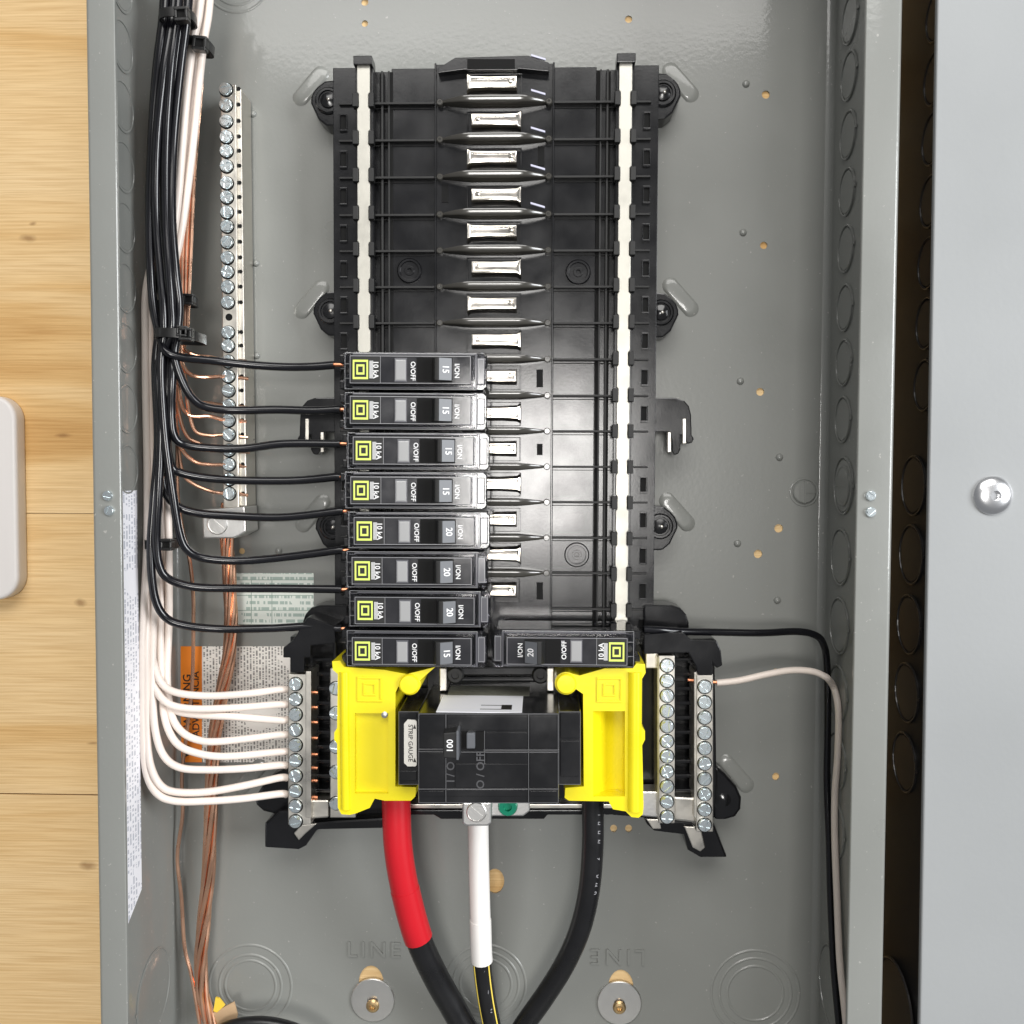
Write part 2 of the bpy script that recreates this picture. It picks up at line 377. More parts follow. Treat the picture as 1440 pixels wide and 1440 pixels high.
# knockouts pressed into the side walls
def knock(r, ring=True):
    b = MB()
    b.lathe((0, 0), [(r, 0), (r, .8), (r-.4, 1.05), (r-.8, .95), (r-1.0, .1), (r-1.5, .1), (r-1.8, .6), (.01, .6)], 32)
    b.box(r-2.0, r+1.2, -.8, .8, .2, .75)
    return b
KM = {}
def side_knock(sgn, py, h, r, double=False):
    key = (sgn, r, double)
    if key not in KM:
        b = knock(r)
        if double: b.lathe((0, 0), [(r*.72, .6), (r*.72, 1.0), (r*.72-.8, 1.3), (r*.6, .95), (.01, .95)], 28); b.box(-r*.7, r*.7, -.35, .35, .9, 1.35)
        # turn h axis towards the inside of the box
        rel = 1 if sgn > 0 else .45                          # shallower pressing on the wall by the wires
        b.v = [((-sgn)*q*rel, y, x) for x, y, q in b.v]
        KM[key] = b.mesh('knockout', PAINT)
    y = U(1183 if sgn > 0 else 215, py, h)[1]
    link('knockout', KM[key], box, (sgn*179.95, y, h))
for py in (27, 107, 190, 270, 350, 433, 510): side_knock(1, py, 27, 12.2)
side_knock(1, 590, 27, 12.2); side_knock(1, 683, 30, 15.0, True)
for py in (783, 880, 975, 1070, 1165): side_knock(1, py, 27, 15.0)
side_knock(1, 1390, 26, 22)
for py in (-20, 65, 150, 235, 320, 405, 490, 575): side_knock(-1, py, 60, 12.2)
side_knock(-1, 660, 60, 12.2)
side_knock(-1, 1395, 36, 22)
# concentric knockouts, the slotted knockout, dimples and lettering on the back
def rings(c, rs):
    b = MB()
    for r in rs: b.add(*ring(c, r))
    return b
def ring(c, r, w=.9, n=48):
    prof = [(r+w, -.05), (r+w*.5, .32), (r, .38), (r-w*.5, .30), (r-w, -.05)]
    vs = []; fs = []
    for rr, h in prof:
        for i in range(n): t = 2*math.pi*i/n; vs.append((c[0]+rr*math.cos(t), c[1]+rr*math.sin(t), h))
    for k in range(4):
        for i in range(n): fs.append([k*n+i, k*n+(i+1) % n, (k+1)*n+(i+1) % n, (k+1)*n+i])
    return vs, fs
for px, py, rs in ((352, 1386, (14.5, 17.8, 23.5)), (683, 1384, (14.5, 18.5, 22.5)), (1062, 1397, (15.5, 20, 24.5)), (333, -30, (14, 18))):
    c = U(px, py, 0); part('knockout', rings(c, rs), PAINT, box, smooth=True)
c = U(1131, 692, 0); b = MB(); b.add(*ring(c, 7.3, .8)); b.lathe(c, [(6.4, -.1), (6.2, .8), (5.6, 1.3), (.01, 1.4)], 30); b.box(c[0]-.4, c[0]+.4, c[1]-6, c[1]+6, .5, 1.9); b.box(c[0]+.4, c[0]+6, c[1]-.4, c[1]+.4, .5, 1.8); b.box(c[0]-3.2, c[0]-2.6, c[1]-5, c[1]+5, .5, 1.7)
part('knockout', b, PAINT, box, smooth=.5)
dim = MB().lathe((0, 0), [(2.1, -.1), (1.9, .5), (1.3, 1.1), (.6, 1.35), (.01, 1.4)], 14).mesh('dimple', PAINT, smooth=True)
for px, py in ((1049, 118), (1045, 327), (1041, 536), (1096, 643), (1037, 764), (1093, 844), (356, 160), (360, 370), (361, 500), (392, 775)):
    link('dimple', dim, box, (*U(px, py, 0)[:2], 0))
for s, px, py, a in (('LINE', 526, 1336, 0), ('LINE', 869, 1344, math.pi)):
    c = U(px, py, 0); t = text(s, 13.0, .6).xf(a, c[0], c[1], .35)
    part('embossed_lettering', t, PAINT, box, bev=.15)
# pressed bosses beside each mounting ear
def boss(px, py, ang, ln=11, wd=4.6):
    c = U(px, py, 0); b = MB(); P = []
    for i in range(24):
        t = 2*math.pi*i/24; P.append((math.cos(t)*wd+(ln-wd)*(1 if math.cos(t) > 0 else -1), math.sin(t)*wd))
    lv = [(1.0, -.1), (.93, .35), (.80, .95), (.66, 1.15)]
    vs = []; fs = []
    for k, h in lv:
        for x, y in P:
            ca, sa = math.cos(ang), math.sin(ang); vs.append((c[0]+(x*ca-y*sa)*k, c[1]+(x*sa+y*ca)*k, h))
    n = 24
    for q in range(len(lv)-1):
        for i in range(n): fs.append([q*n+i, q*n+(i+1) % n, (q+1)*n+(i+1) % n, (q+1)*n+i])
    fs.append([3*n+i for i in range(n)])
    b.add(vs, fs); part('mounting_boss', b, PAINT, box, smooth=True)
for px, py, a in ((437, 121, .85), (438, 421, .85), (440, 722, .85), (957, 116, -.85), (957, 418, -.85), (952, 720, -.85), (1035, 1088, -.85), (352, 1092, .85)): boss(px, py, a, 13)
# flange screws
fs_ = screw_mesh('flange_screw', 2.3, 1.5, ZINC, .22)
for px, py, a in ((152, 697, .2), (154, 718, 1.9), (1224, 697, .5), (1224, 720, 2.4)): link('flange_screw', fs_, box, U(px, py, D), a)
# labels stuck inside
b = MB(); P0 = [(692, 68.5), (692, 49), (1248, 47), (1296, 69)]
x = -179.9
yy = [U(183, q, 60)[1] for q in (690, 690, 1262, 1300)]
b.add([(x, yy[0], 72), (x, yy[1], 50), (x, yy[2], 50), (x, yy[3], 72)]+[(x+.25, yy[0], 72), (x+.25, yy[1], 50), (x+.25, yy[2], 50), (x+.25, yy[3], 72)],
      [[0, 1, 2, 3], [4, 5, 6, 7], [0, 1, 5, 4], [1, 2, 6, 5], [2, 3, 7, 6], [3, 0, 4, 7]])
part('sticker', b, PRT_S, box)['label'] = 'long white printed label on the side wall'
st = part('sticker', MB().pxbox(283, 909, 408, 1072, .02, .3), PRT_V, box); st['label'] = 'white warning label with small print and orange heading'
part('heading_strip', MB().pxbox(254, 909, 284, 1072, .02, .34), ORANGE, st, org=ORG[box])
t = MB()
for s, px, py, sz in (('WARNING', 264, 985, 6.2), ('ADVERTENCIA', 276, 990, 5.6)):
    c = U(px, py, 0); t.join(text(s, sz, .03).xf(math.pi/2, c[0], c[1], .37))
for py in (1053,):
    c = U(270, 1055, 0); t.prism([(c[0]-4, c[1]-4), (c[0]-4, c[1]+4), (c[0]+3.5, c[1])], .3, .4)
part('lettering', t, PRINTK, st, org=ORG[box])
st = part('sticker', MB().pxbox(328, 806, 441, 878, .02, .3), PRT_T, box); st['label'] = 'pale green printed table label'
t = MB()
for y in (815, 826, 837, 858): t.pxbox(329, y, 440, y+.8, .2, .36)
for x in (353, 382): t.pxbox(x, 816, x+.8, 877, .2, .36)
part('table_rules', t, mat('table_ink', (.25, .36, .30), .5), st, org=ORG[box])
# ------------------------------------------------------------------ neighbouring closed panel
nb = thing('neighbour_panel', (330, -200, -1.5), 'closed grey panel beside the open box with round screw on its cover', 'electrical panel')
b = MB(); xa, xb = U(1287, 0, 50)[0], U(1262, 1440, 50)[0]
x0t = 207.0; x0b = 199.0
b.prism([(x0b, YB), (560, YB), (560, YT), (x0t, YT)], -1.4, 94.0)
part('body', b, GAPSHADE, nb, bev=1.0)
b = MB(); e0, e1 = U(1318.5, 0, 97), U(1293.5, 1440, 97)
def cvx(y): return e0[0]+(y-e0[1])/(e1[1]-e0[1])*(e1[0]-e0[0])
b.prism([(cvx(YB), YB), (575, YB), (575, YT), (cvx(YT), YT)], 93.8, 97)
part('cover', b, PAINT2, nb, bev=1.0, seg=3)
nk = None
for i, py in enumerate((20, 110, 195, 283, 370, 455, 542, 683, 780, 878, 974, 1072)):
    r = 12.2 if i < 7 else 14.6
    hh = 71 if i < 7 else 62
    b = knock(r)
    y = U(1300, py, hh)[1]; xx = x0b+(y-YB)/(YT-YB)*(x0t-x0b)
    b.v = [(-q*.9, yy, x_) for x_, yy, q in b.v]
    link('knockout', b.mesh('knockout', mat('gap_shaded_knockout', (.030, .028, .027), .28) if nk is None else nk), nb, (xx+.05, y, hh))  # knockouts darkened with the gap's shade, like the body
    if nk is None: nk = bpy.data.materials['gap_shaded_knockout']
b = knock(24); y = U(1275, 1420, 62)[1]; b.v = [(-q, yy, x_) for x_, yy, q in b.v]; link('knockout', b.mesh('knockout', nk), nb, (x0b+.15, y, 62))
b = MB().lathe((0, 0), [(8.6, 0), (8.6, .8), (7.6, 2.0), (5, 2.9), (2.4, 3.2), (2.2, 3.2), (1.9, 1.8), (.01, 1.8)], 36)
sc = link('cover_screw', b.mesh('cover_screw', mat('bright_screw', (.86, .86, .87), .26, 1), smooth=.6), nb, U(1396, 697, 97))
# ------------------------------------------------------------------ white plate on the wall, left
P = []
x1, y1 = U(21, 556, 9)[:2]; y0 = U(21, 844, 9)[1]; x0 = x1-90; r = 13
for cx, cy, a in ((x1-r, y1-r, 0), (x0+r, y1-r, 90), (x0+r, y0+r, 180), (x1-r, y0+r, 270)):
    for i in range(9): t = math.radians(a+i*11.25); P.append((cx+r*math.cos(t), cy+r*math.sin(t)))
tag(part('wall_plate', MB().prism(P, -1.5, 9), WHITEP, bev=2.2, smooth=True, seg=3, org=((x0+x1)/2, y0, -1.5)), 'white plastic plate with rounded corners on the plywood', 'wall plate')
# ------------------------------------------------------------------ bus assembly (black moulded interior)
bus = thing('bus_assembly', (0, -60, 0), 'black moulded bus base with silver stabs and rails inside the open box', 'bus assembly')
YS = [143, 195.5, 248, 301, 352, 403, 454, 505, 556, 606, 656, 706, 756, 805.5, 856]
RY = [U(700, y, 25)[1] for y in YS]                       # rib rows
X0 = U(694, 480, 25)[0]
ytop = U(694, 90, 25)[1]; ybot = U(694, 905, 20)[1]
# deck: outer strips, wells and centre platform (each level a step)
part('deck', MB().box(X0-84.5, X0+85, ybot, ytop-1, 2, 19).box(X0-30.5, X0+30.5, ybot, ytop+1.5, 18, 21.5)
     .box(X0-84.5, X0-72, ybot, ytop, 18, 22).box(X0+72, X0+85, ybot, ytop, 18, 22)
     .box(X0-54, X0-31, ybot, ytop, 18, 20.5).box(X0+31, X0+53, ybot, ytop, 18, 20.5), BLK, bus, bev=.35)
for s in (-1, 1):
    # long grooves beside the wells
    part('long_rib', MB().box(X0+s*54.6, X0+s*55.6, ybot, ytop-2, 18, 22.6).box(X0+s*58.0, X0+s*59.2, ybot, ytop-2, 18, 22.6), BLKM, bus, bev=.25)
    part('long_groove_shade', MB().box(X0+s*53.2, X0+s*54.6, ybot, ytop-2, 18, 20.9), VOID, bus); part('long_groove_shade', MB().box(X0+s*59.2, X0+s*60.4, ybot, ytop-2, 18, 19.6), VOID, bus)
    part('centre_ridge', MB().box(X0+s*30.2, X0+s*31.2, ybot, ytop+1.6, 20, 23), BLK, bus, bev=.3)
    b = MB().box(X0+s*67.4-4.6, X0+s*67.4+4.6, ybot, ytop+2.6, 18, 25.2); part('rail_seat', b, BLK, bus, bev=.3)
    # silver rail, pinched at every clip
    hw = 3.35; P = []; y = ytop-1.5
    yl = [ytop-2]+RY+[ybot+12]
    L = []
    for yr in RY:
        L += [(yr+4.2, hw), (yr+3.3, hw-.8), (yr-3.3, hw-.8), (yr-4.2, hw)]
    L = [(ytop-1.5, hw)]+[q for q in L if q[0] > ybot+10]+[(ybot+10, hw)]
    P = [(X0+s*67.4-w, y) for y, w in L]+[(X0+s*67.4+w, y) for y, w in L[::-1]]
    part('rail', MB().prism(P, 25, 28.0), RAILM, bus, bev=.3)
    part('rail_stop', MB().box(X0+s*67.4-4.8, X0+s*67.4+4.8, ytop-1.7, ytop+2.8, 20, 30), BLK, bus, bev=.4)
    clip = MB()
    for q in (-1, 1): clip.box(q*4.1-1.4, q*4.1+1.4, -3.4, 3.4, 24.5, 29.3)
    cm = clip.mesh('rail_clip', BLKM, bev=.3)
    rib = MB().box(-16.9, 14.5, -.55, .55, 19, 24.2); rib.box(-16.9, 14.5, -1.9, -1.55, 19, 21.2)
    if s < 0: rib.v = [(-x, y, h) for x, y, h in rib.v]
    rm = rib.mesh('rib', BLKM, bev=.22)
    stub = MB().box(-.5, 8, -.5, .5, 19, 24) if s > 0 else MB().box(-8, .5, -.5, .5, 19, 24)
    sm = stub.mesh('rib', BLKM, bev=.2)
    slot = MB()
    slot.join(frame(0, 0, 4.6, 3.6, 20, 23.4)); slot.v = [(x*.42, y, h) for x, y, h in slot.v]
    sl = slot.mesh('slot_frame', BLKG, bev=.25); 
    pit = MB().box(-1.4, 1.4, -3.7, 3.7, 21.5, 22.3).mesh('slot_pit', VOID)
    for i, yr in enumerate(RY):
        if yr < ybot+6: continue
        link('rail_clip', cm, bus, (X0+s*67.4, yr, 0))
        link('rib', rm, bus, (X0+s*48.0, yr, 0))
        link('rib', sm, bus, (X0+s*73.0, yr, 0))
        if i not in (9,):
            yo = yr-9.3
            if yo > ybot+4:
                f_ = link('slot_frame', sl, bus, (X0+s*79.0, yo, 0)); link('slot_pit', pit, f_, (X0+s*79.0, yo, 0))
# interphase fins: boat-shaped with rounded tops
def fin():
    b = MB(); n = 22; m = 7; vs = []; fs = []
    for i in range(n+1):
        t = -1+2*i/n; x = 27.5*t
        e = min(1, (1-abs(t))/.55); w = .45+1.55*e**.8; top = 24.5+6.0*min(1, (1-abs(t))/.42)**.7
        # crown sloping gently to the lower side, so it catches light from the room
        for yy_, dh in ((-1.0, -.62), (-.74, -.27), (-.3, -.14), (.1, -.06), (.5, 0), (.8, -.1), (1.0, -.6)):
            vs.append((x, yy_*w, top+dh*w))
        vs += [(x, w, 19.5), (x, -w, 19.5)]
    q = m+2
    for i in range(n):
        for k in range(q): fs.append([i*q+k, i*q+(k+1) % q, (i+1)*q+(k+1) % q, (i+1)*q+k])
    fs += [list(range(q)), [n*q+k for k in range(q)]]
    b.add(vs, fs)
    for s in (-1, 1): b.lathe((s*28.2, 0), [(1.7, 20), (1.7, 25.2), (1.3, 25.6), (.7, 25.6), (.6, 24.6), (.01, 24.6)], 14)
    return b
fm = fin().mesh('fin', FINP, smooth=.7)
chipm = MB().prism([(-3.6, 1.3), (3.8, -.9), (3.8, -1.9), (-3.6, .3)], 26, 27.3).mesh('fin_tab', CHIP, bev=.1)
for i, yr in enumerate(RY[:-1]):
    f_ = link('fin', fm, bus, (X0, yr, 0))
    if i < 4: link('fin_tab', chipm, f_, (X0+22.6, yr+4.2, 0))
link('fin_tab', chipm, bus, (X0+22.6, ytop+2.6, 0))
# top cap of the centre column
b = MB().pxprism([(616, 96), (640, 81), (742, 78), (772, 88), (772, 100), (728, 96), (728, 98), (656, 98), (656, 97), (616, 102)], 18, 27)
part('top_cap', b, BLK, bus, bev=.3)
part('cap_recess_shade', MB().pxbox(657, 83, 724, 97, 20, 27.3), VOID, bus)
# stabs
def stab(flip):
    P = [(-13.2, 4.2), (-11.2, 3.1), (-2, 2.75), (12.6, 3.0), (12.6, -3.0), (-2, -2.75), (-11.2, -3.1), (-13.2, -4.2)]
    vs = []; fs = []; n = len(P)
    lv = [(0, 19.5, 1.0, 1.55), (0, 26.2, 1.0, 1.08), (0, 27.3, .985, .92), (0, 27.3, .9, .62), (0, 26.9, .86, .5)]
    for d, h, kx, ky in lv: vs += [(x*kx, y*ky, h) for x, y in P]
    for q in range(len(lv)-1):
        for i in range(n): fs.append([q*n+i, q*n+(i+1) % n, (q+1)*n+(i+1) % n, (q+1)*n+i])
    fs.append([(len(lv)-1)*n+i for i in range(n)])
    b = MB().add(vs, fs)
    b.lathe((9.3, .3), [(1.25, 26.8), (1.1, 27.6), (.6, 27.9), (.01, 27.9)], 12)
    if flip: b.v = [(-x, y, h) for x, y, h in b.v]
    return b
SM = [stab(False).mesh('stab', STABM, bev=.12, smooth=.5), stab(True).mesh('stab', STABM, bev=.12, smooth=.5)]
well = frame(0, 0, 14.3, 13.6, 21, 22.8, .44).mesh('stab_well', BLKG, bev=.2)
for i in range(15):
    py = YS[i]-27 if i < 9 else YS[i]-25.5
    c = U(694+(3 if i % 2 else -1.5), py, 26.5)
    s_ = link('stab', SM[i % 2], bus, (c[0], c[1], 0)); link('stab_well', well, s_, (X0, c[1]-.3, 0))
# small square windows in the platform, round fixings
for px, py, w, h in ((626, 272, 9, 25), (761, 219, 9, 27), (759, 532, 9, 25), (759, 632, 8, 16), (759, 831, 9, 24)):
    part('slot_pit', MB().pxbox(px-w/2, py-h/2, px+w/2, py+h/2, 20, 21.9), VOID, bus)
kn = MB().lathe((0, 0), [(6.6, 19), (6.6, 21.6), (6.0, 22.2), (5.0, 22.2), (4.7, 21.5), (2.6, 21.5), (2.4, 22.0), (1.3, 22.0), (1.0, 21.0), (.01, 21.0)], 28).mesh('fixing_plug', BLK, smooth=.6)
for px, py in ((576, 381), (813, 383), (811, 780)): link('fixing_plug', kn, bus, (*U(px, py, 21)[:2], 0))
# mounting ears with screws
earscrew = MB().lathe((0, 0), [(7.0, 0), (7.0, 1.2), (6.2, 1.9), (5.2, 1.9), (4.9, .9), (4.2, .9), (3.9, 1.9), (2.0, 2.6), (.01, 2.9)], 26).mesh('ear_screw', BLKG, smooth=.6)
pin = MB().lathe((0, 0), [(1.0, 2.2), (.9, 3.4), (.4, 3.8), (.01, 3.8)], 12).mesh('screw_tip', TIN, smooth=True)
for px, py, sx, sc_ in ((462, 142, -1, 1), (465, 438, -1, 1), (468, 741, -1, 1), (932, 132, 1, 1), (929, 440, 1, 1), (928, 740, 1, 1)):
    c = U(px, py, 14)
    R_ = 9.6
    P = [(sx*-14, 12), (sx*2, 10.5)]+[(sx*(R_*math.cos(t)), R_*math.sin(t)) for t in (.9, .55, .2, -.1)]+[(sx*5.5, -9.5), (sx*1.5, -12.8), (sx*-3, -13), (sx*-14, -13)]
    ear = part('mounting_ear', MB().prism([(c[0]+x, c[1]+y) for x, y in P], 0, 14), BLK, bus, bev=.9)
    e_ = link('ear_screw', earscrew, ear, (c[0], c[1], 13.8)); link('screw_tip', pin, ear, (c[0]+.6, c[1]-.2, 13.8))
# side hooks with prongs
def hook(px, mirror):
    # outline given for the right side, mirrored about x = 694.5 px for the left
    P = [(915, 559), (950, 559), (962, 563), (969, 571), (972, 583), (973, 612), (976, 617), (973, 623), (966, 624), (961, 612), (957, 612), (957, 632), (954, 638), (949, 640), (945, 636), (944, 618), (940, 608), (915, 608)]
    if mirror: P = [(1394-x, y) for x, y in P]
    hk = part('side_hook', MB().pxprism(P, 12, 21), BLK, bus, bev=.6)
    for a, b_, c_, d in ((960, 589, 965, 624), (939, 608, 943.5, 636)):
        if mirror: a, c_ = 1394-c_, 1394-a
        part('prong', MB().pxbox(a, b_, c_, d, 18, 22), TIN, hk, org=ORG[bus], bev=.3)
hook(0, False); hook(0, True)
for mirror in (False, True):
    P = [(905, 851), (945, 851), (957, 855), (965, 864), (969, 876), (969, 905), (905, 905)]
    if mirror: P = [(1394-x, y) for x, y in P]
    part('shoulder', MB().pxprism(P, 8, 26), BLK, bus, bev=1.0)
# lower neutral carrier: black tray with ribs, caps, feet and ears
part('lower_tray', MB().pxprism([(408, 895), (1000, 895), (1005, 930), (1008, 1100), (1005, 1150), (905, 1150), (860, 1146), (540, 1146), (500, 1150), (408, 1152)], 6, 16), BLK, bus, bev=.6)
for a, c_ in ((440, 468), (949, 981)):
    for k in range(11):
        y = 925+k*20.5
        part('tray_rib', MB().pxbox(a, y, c_, y+5, 15, 30), BLK, bus, bev=.5)
    part('tray_wall', MB().pxbox(a-6, 895, a, 1140, 14, 33).pxbox(c_, 895, c_+5, 1140, 14, 33), BLK, bus, bev=.4)
part('tray_wall', MB().pxbox(903, 935, 926, 1140, 14, 20), BLK, bus)
part('tray_cap', MB().pxprism([(432, 868), (470, 880), (472, 905), (437, 908), (437, 925), (428, 925), (428, 946), (408, 946), (408, 925), (398, 925), (398, 911), (412, 900)], 14, 45), BLK, bus, bev=.6)
part('tray_cap', MB().pxprism([(905, 892), (960, 889), (972, 900), (1008, 901), (1014, 915), (1016, 936), (1008, 940), (1002, 932), (1002, 950), (981, 950), (979, 938), (968, 918), (905, 920)], 14, 45), BLK, bus, bev=.6)
part('tray_foot', MB().pxprism([(372, 1158), (392, 1140), (428, 1140), (432, 1158), (470, 1154), (540, 1150), (540, 1165), (446, 1167), (430, 1190), (420, 1195), (372, 1192)], 4, 24), BLK, bus, bev=1.2)
part('tray_foot', MB().pxprism([(905, 1150), (975, 1156), (1005, 1160), (1023, 1206), (985, 1206), (967, 1196), (962, 1174), (920, 1169), (910, 1160)], 4, 20), BLK, bus, bev=1.2)
part('foot_strap', MB().pxprism([(909, 1152), (927, 1152), (930, 1166), (918, 1166)], 19, 21.5), TIN, bus, bev=.5)
part('foot_strap', MB().pxprism([(962, 1162), (985, 1163), (992, 1192), (985, 1198), (974, 1192)], 19, 21.5), TIN, bus, bev=.5)
part('foot_strap', MB().pxprism([(413, 1172), (424, 1160), (446, 1158), (430, 1172), (420, 1182)], 23, 25.5), TIN, bus, bev=.5)
part('round_ear', MB().pxprism([(1005, 1075), (1020, 1088), (1036, 1106), (1043, 1122), (1042, 1138), (1034, 1149), (1020, 1153), (1005, 1153)], 0, 16), BLK, bus, bev=1.5)
part('round_ear', MB().pxprism([(410, 1075), (385, 1088), (368, 1106), (358, 1122), (360, 1132), (370, 1141), (386, 1145), (410, 1145)], 0, 16), BLK, bus, bev=1.5)
link('ear_screw', earscrew, bus, (*U(1018, 1124, 15)[:2], 14))
# crossbars and links in front of the tray
part('cross_strap', MB().pxbox(560, 1131, 1000, 1137, 14, 26), TIN, bus, bev=.4)
part('cross_strap', MB().pxprism([(432, 1125), (462, 1125), (462, 1150), (432, 1152)], 24, 38), TIN, bus, bev=1.0)
part('cross_strap', MB().pxprism([(902, 1113), (926, 1113), (926, 1150), (902, 1148)], 24, 36), ALU, bus, bev=.8)
part('cross_strap', MB().pxprism([(947, 1120), (983, 1122), (983, 1158), (947, 1154)], 24, 36), TIN, bus, bev=1.2)
part('cross_strap', MB().pxbox(908, 918, 926, 940, 24, 34), TIN, bus, bev=.5)
part('front_sill', MB().pxprism([(556, 1139), (850, 1139), (850, 1146), (770, 1146), (765, 1152), (620, 1152), (610, 1146), (556, 1146)], 8, 24), BLK, bus, bev=.6)
# hidden support block behind main breaker, and the detail between breakers and main
part('main_support', MB().pxbox(600, 935, 800, 1125, 10, 24), BLK, bus, bev=.6)
part('main_crossbar', MB().pxbox(630, 938, 770, 950, 20, 40), BLKG, bus, bev=.8)
part('main_crossbar', MB().pxbox(640, 952, 760, 960, 20, 36), BLKG, bus, bev=1.2)
for px in (623, 774): part('bus_strap', MB().pxbox(px-5, 940, px+5, 972, 20, 42), TIN, bus, bev=.5)
for px in (640, 760):
    part('bus_bolt', MB().lathe(U(px, 950, 42), [(4.5, 36), (4.5, 41), (3.6, 42), (2, 42), (1.8, 41), (.01, 41)], 18), BLKM, bus, smooth=.6)
# neutral lug and bonding screw
lug = part('neutral_lug', MB().pxprism([(650, 1128), (691, 1128), (691, 1158), (686, 1162), (655, 1162), (650, 1158)], 12, 40), ALU, bus, bev=1.0)
c = U(670, 1142, 40)
b = MB().lathe(c, [(5.2, 39.5), (5.2, 40.4), (4.8, 40.7), (4.6, 40.7), (4.5, 40.2), (.01, 40.2)], 26); b.prism([(c[0]-3.6, c[1]+2.2), (c[0]-2.8, c[1]+3), (c[0]+3.6, c[1]-2.2), (c[0]+2.8, c[1]-3)], 40, 40.5)
part('lug_screw', b, ALU, lug, org=ORG[bus], smooth=.5)
part('bond_strap', MB().pxprism([(690, 1127), (745, 1127), (745, 1141), (736, 1148), (690, 1148)], 12, 32), ALU, bus, bev=.8)
c = U(714, 1134, 33); part('bond_screw', MB().lathe(c, [(5.2, 31), (5.2, 33), (4.4, 34.6), (2.2, 34.6), (1.8, 33.2), (.01, 33.2)], 20), GREEN, bus, smooth=.6)
# ------------------------------------------------------------------ terminal bars
tsc = screw_mesh('terminal_screw', 3.35, 2.2, ZINC, .2)
tsx = screw_mesh('terminal_screw', 3.35, 2.2, ZINC, .16, True)
gap_shade = MB().disc((0, 0), 3.85, -.5, .12, 18).mesh('screw_gap_shade', VOID)  # dark disc paints the shaded gap round each screw head
def tbar(name, label, x_l, x_r, ytop_, ybot_, h0, h1, screws, ang, side_lip=0, lean=0):
    p0, p1, p2, p3 = U(x_l, ytop_, h1), U(x_r, ytop_, h1), U(x_r+lean, ybot_, h1), U(x_l+lean, ybot_, h1)
    t = thing(name, ((p2[0]+p3[0])/2, p3[1], h0), label, 'terminal bar', 'terminal bars')
    part('bar', MB().prism([p0, p1, p2, p3], h0, h1), TIN, t, bev=.5)
    for px, py in screws:
        c = U(px, py, h1+1); link('screw_gap_shade', gap_shade, t, (c[0]+.1, c[1]-.15, h1)); link('terminal_screw', random.choice((tsc, tsx)), t, (c[0], c[1], h1), random.uniform(0, 3.1))
    return t
nL = tbar('neutral_bar', 'silver neutral bar with white wires under its screws', 405, 437, 948, 1160, 24, 42, [(415, 962+21.5*k) for k in range(10)], 0)
part('side_face', MB().pxbox(429.5, 944, 437.5, 1150, 25, 42.6), TIN, nL, bev=.4)
nI = tbar('neutral_bar', 'silver neutral bar half hidden beneath the yellow cover beside the white wires', 464, 500, 940, 1150, 24, 40, [(472, y) for y in (968, 1003, 1050, 1086, 1130)], 0)
nR = tbar('neutral_bar', 'silver neutral bar with no wires between yellow cover and ribbed black tray', 926, 949, 922, 1158, 24, 42, [(938, 936+21.3*k) for k in range(11)], 0)
part('side_face', MB().pxbox(924.5, 924, 931, 1150, 25, 41.4), TIN, nR, bev=.4)
nO = tbar('neutral_bar', 'silver neutral bar holding a single white wire under its top screw', 979, 1003, 948, 1170, 24, 42, [(991, 966+21.6*k) for k in range(10)], 0)
part('side_face', MB().pxbox(976, 945, 983, 1150, 25, 41.4), TIN, nO, bev=.4)
gs = [125, 147, 170, 192, 212, 233, 257, 277, 298, 318, 340, 362, 382, 403, 425, 467, 486, 508, 529, 549, 570, 591, 611, 633, 653, 674, 694]
gb = tbar('ground_bar', 'long silver ground bar with bare copper wires under its lower screws', 310, 332, 119, 714, 2, 22, [(317+(y-125)*.0085, y) for y in gs], 0, lean=4)
p = [U(331, 122, 20), U(338.5, 124, 20), U(346, 712, 20), U(337, 712, 20)]
part('side_face', MB().prism(p, 2, 19), TIN, gb, bev=.6)
holes_ = MB().disc((0, 0), 1.1, 18.6, 19.1, 12).mesh('wire_hole', VOID)
for y in gs: link('wire_hole', holes_, gb, (*U(335.5+(y-125)*.011, y, 19)[:2], 0))
part('wire_hole', MB().disc(U(322, 446, 22.05), 1.9, 21.5, 22.1, 14), VOID, gb)
glug = part('cable_lug', MB().pxprism([(284, 716), (328, 714), (344, 712), (346, 748), (329, 757), (285, 757)], 4, 26), ALU, gb, bev=.8)
c = U(306, 737, 26); b = MB().lathe(c, [(5.6, 25.5), (5.6, 26.5), (5.2, 26.9), (4.9, 26.9), (4.8, 26.2), (.01, 26.2)], 26); b.prism([(c[0]-4, c[1]+2.6), (c[0]-3, c[1]+3.4), (c[0]+4, c[1]-2.6), (c[0]+3, c[1]-3.4)], 26, 26.6)
part('lug_screw', b, ALU, glug, org=ORG[gb], smooth=.5)
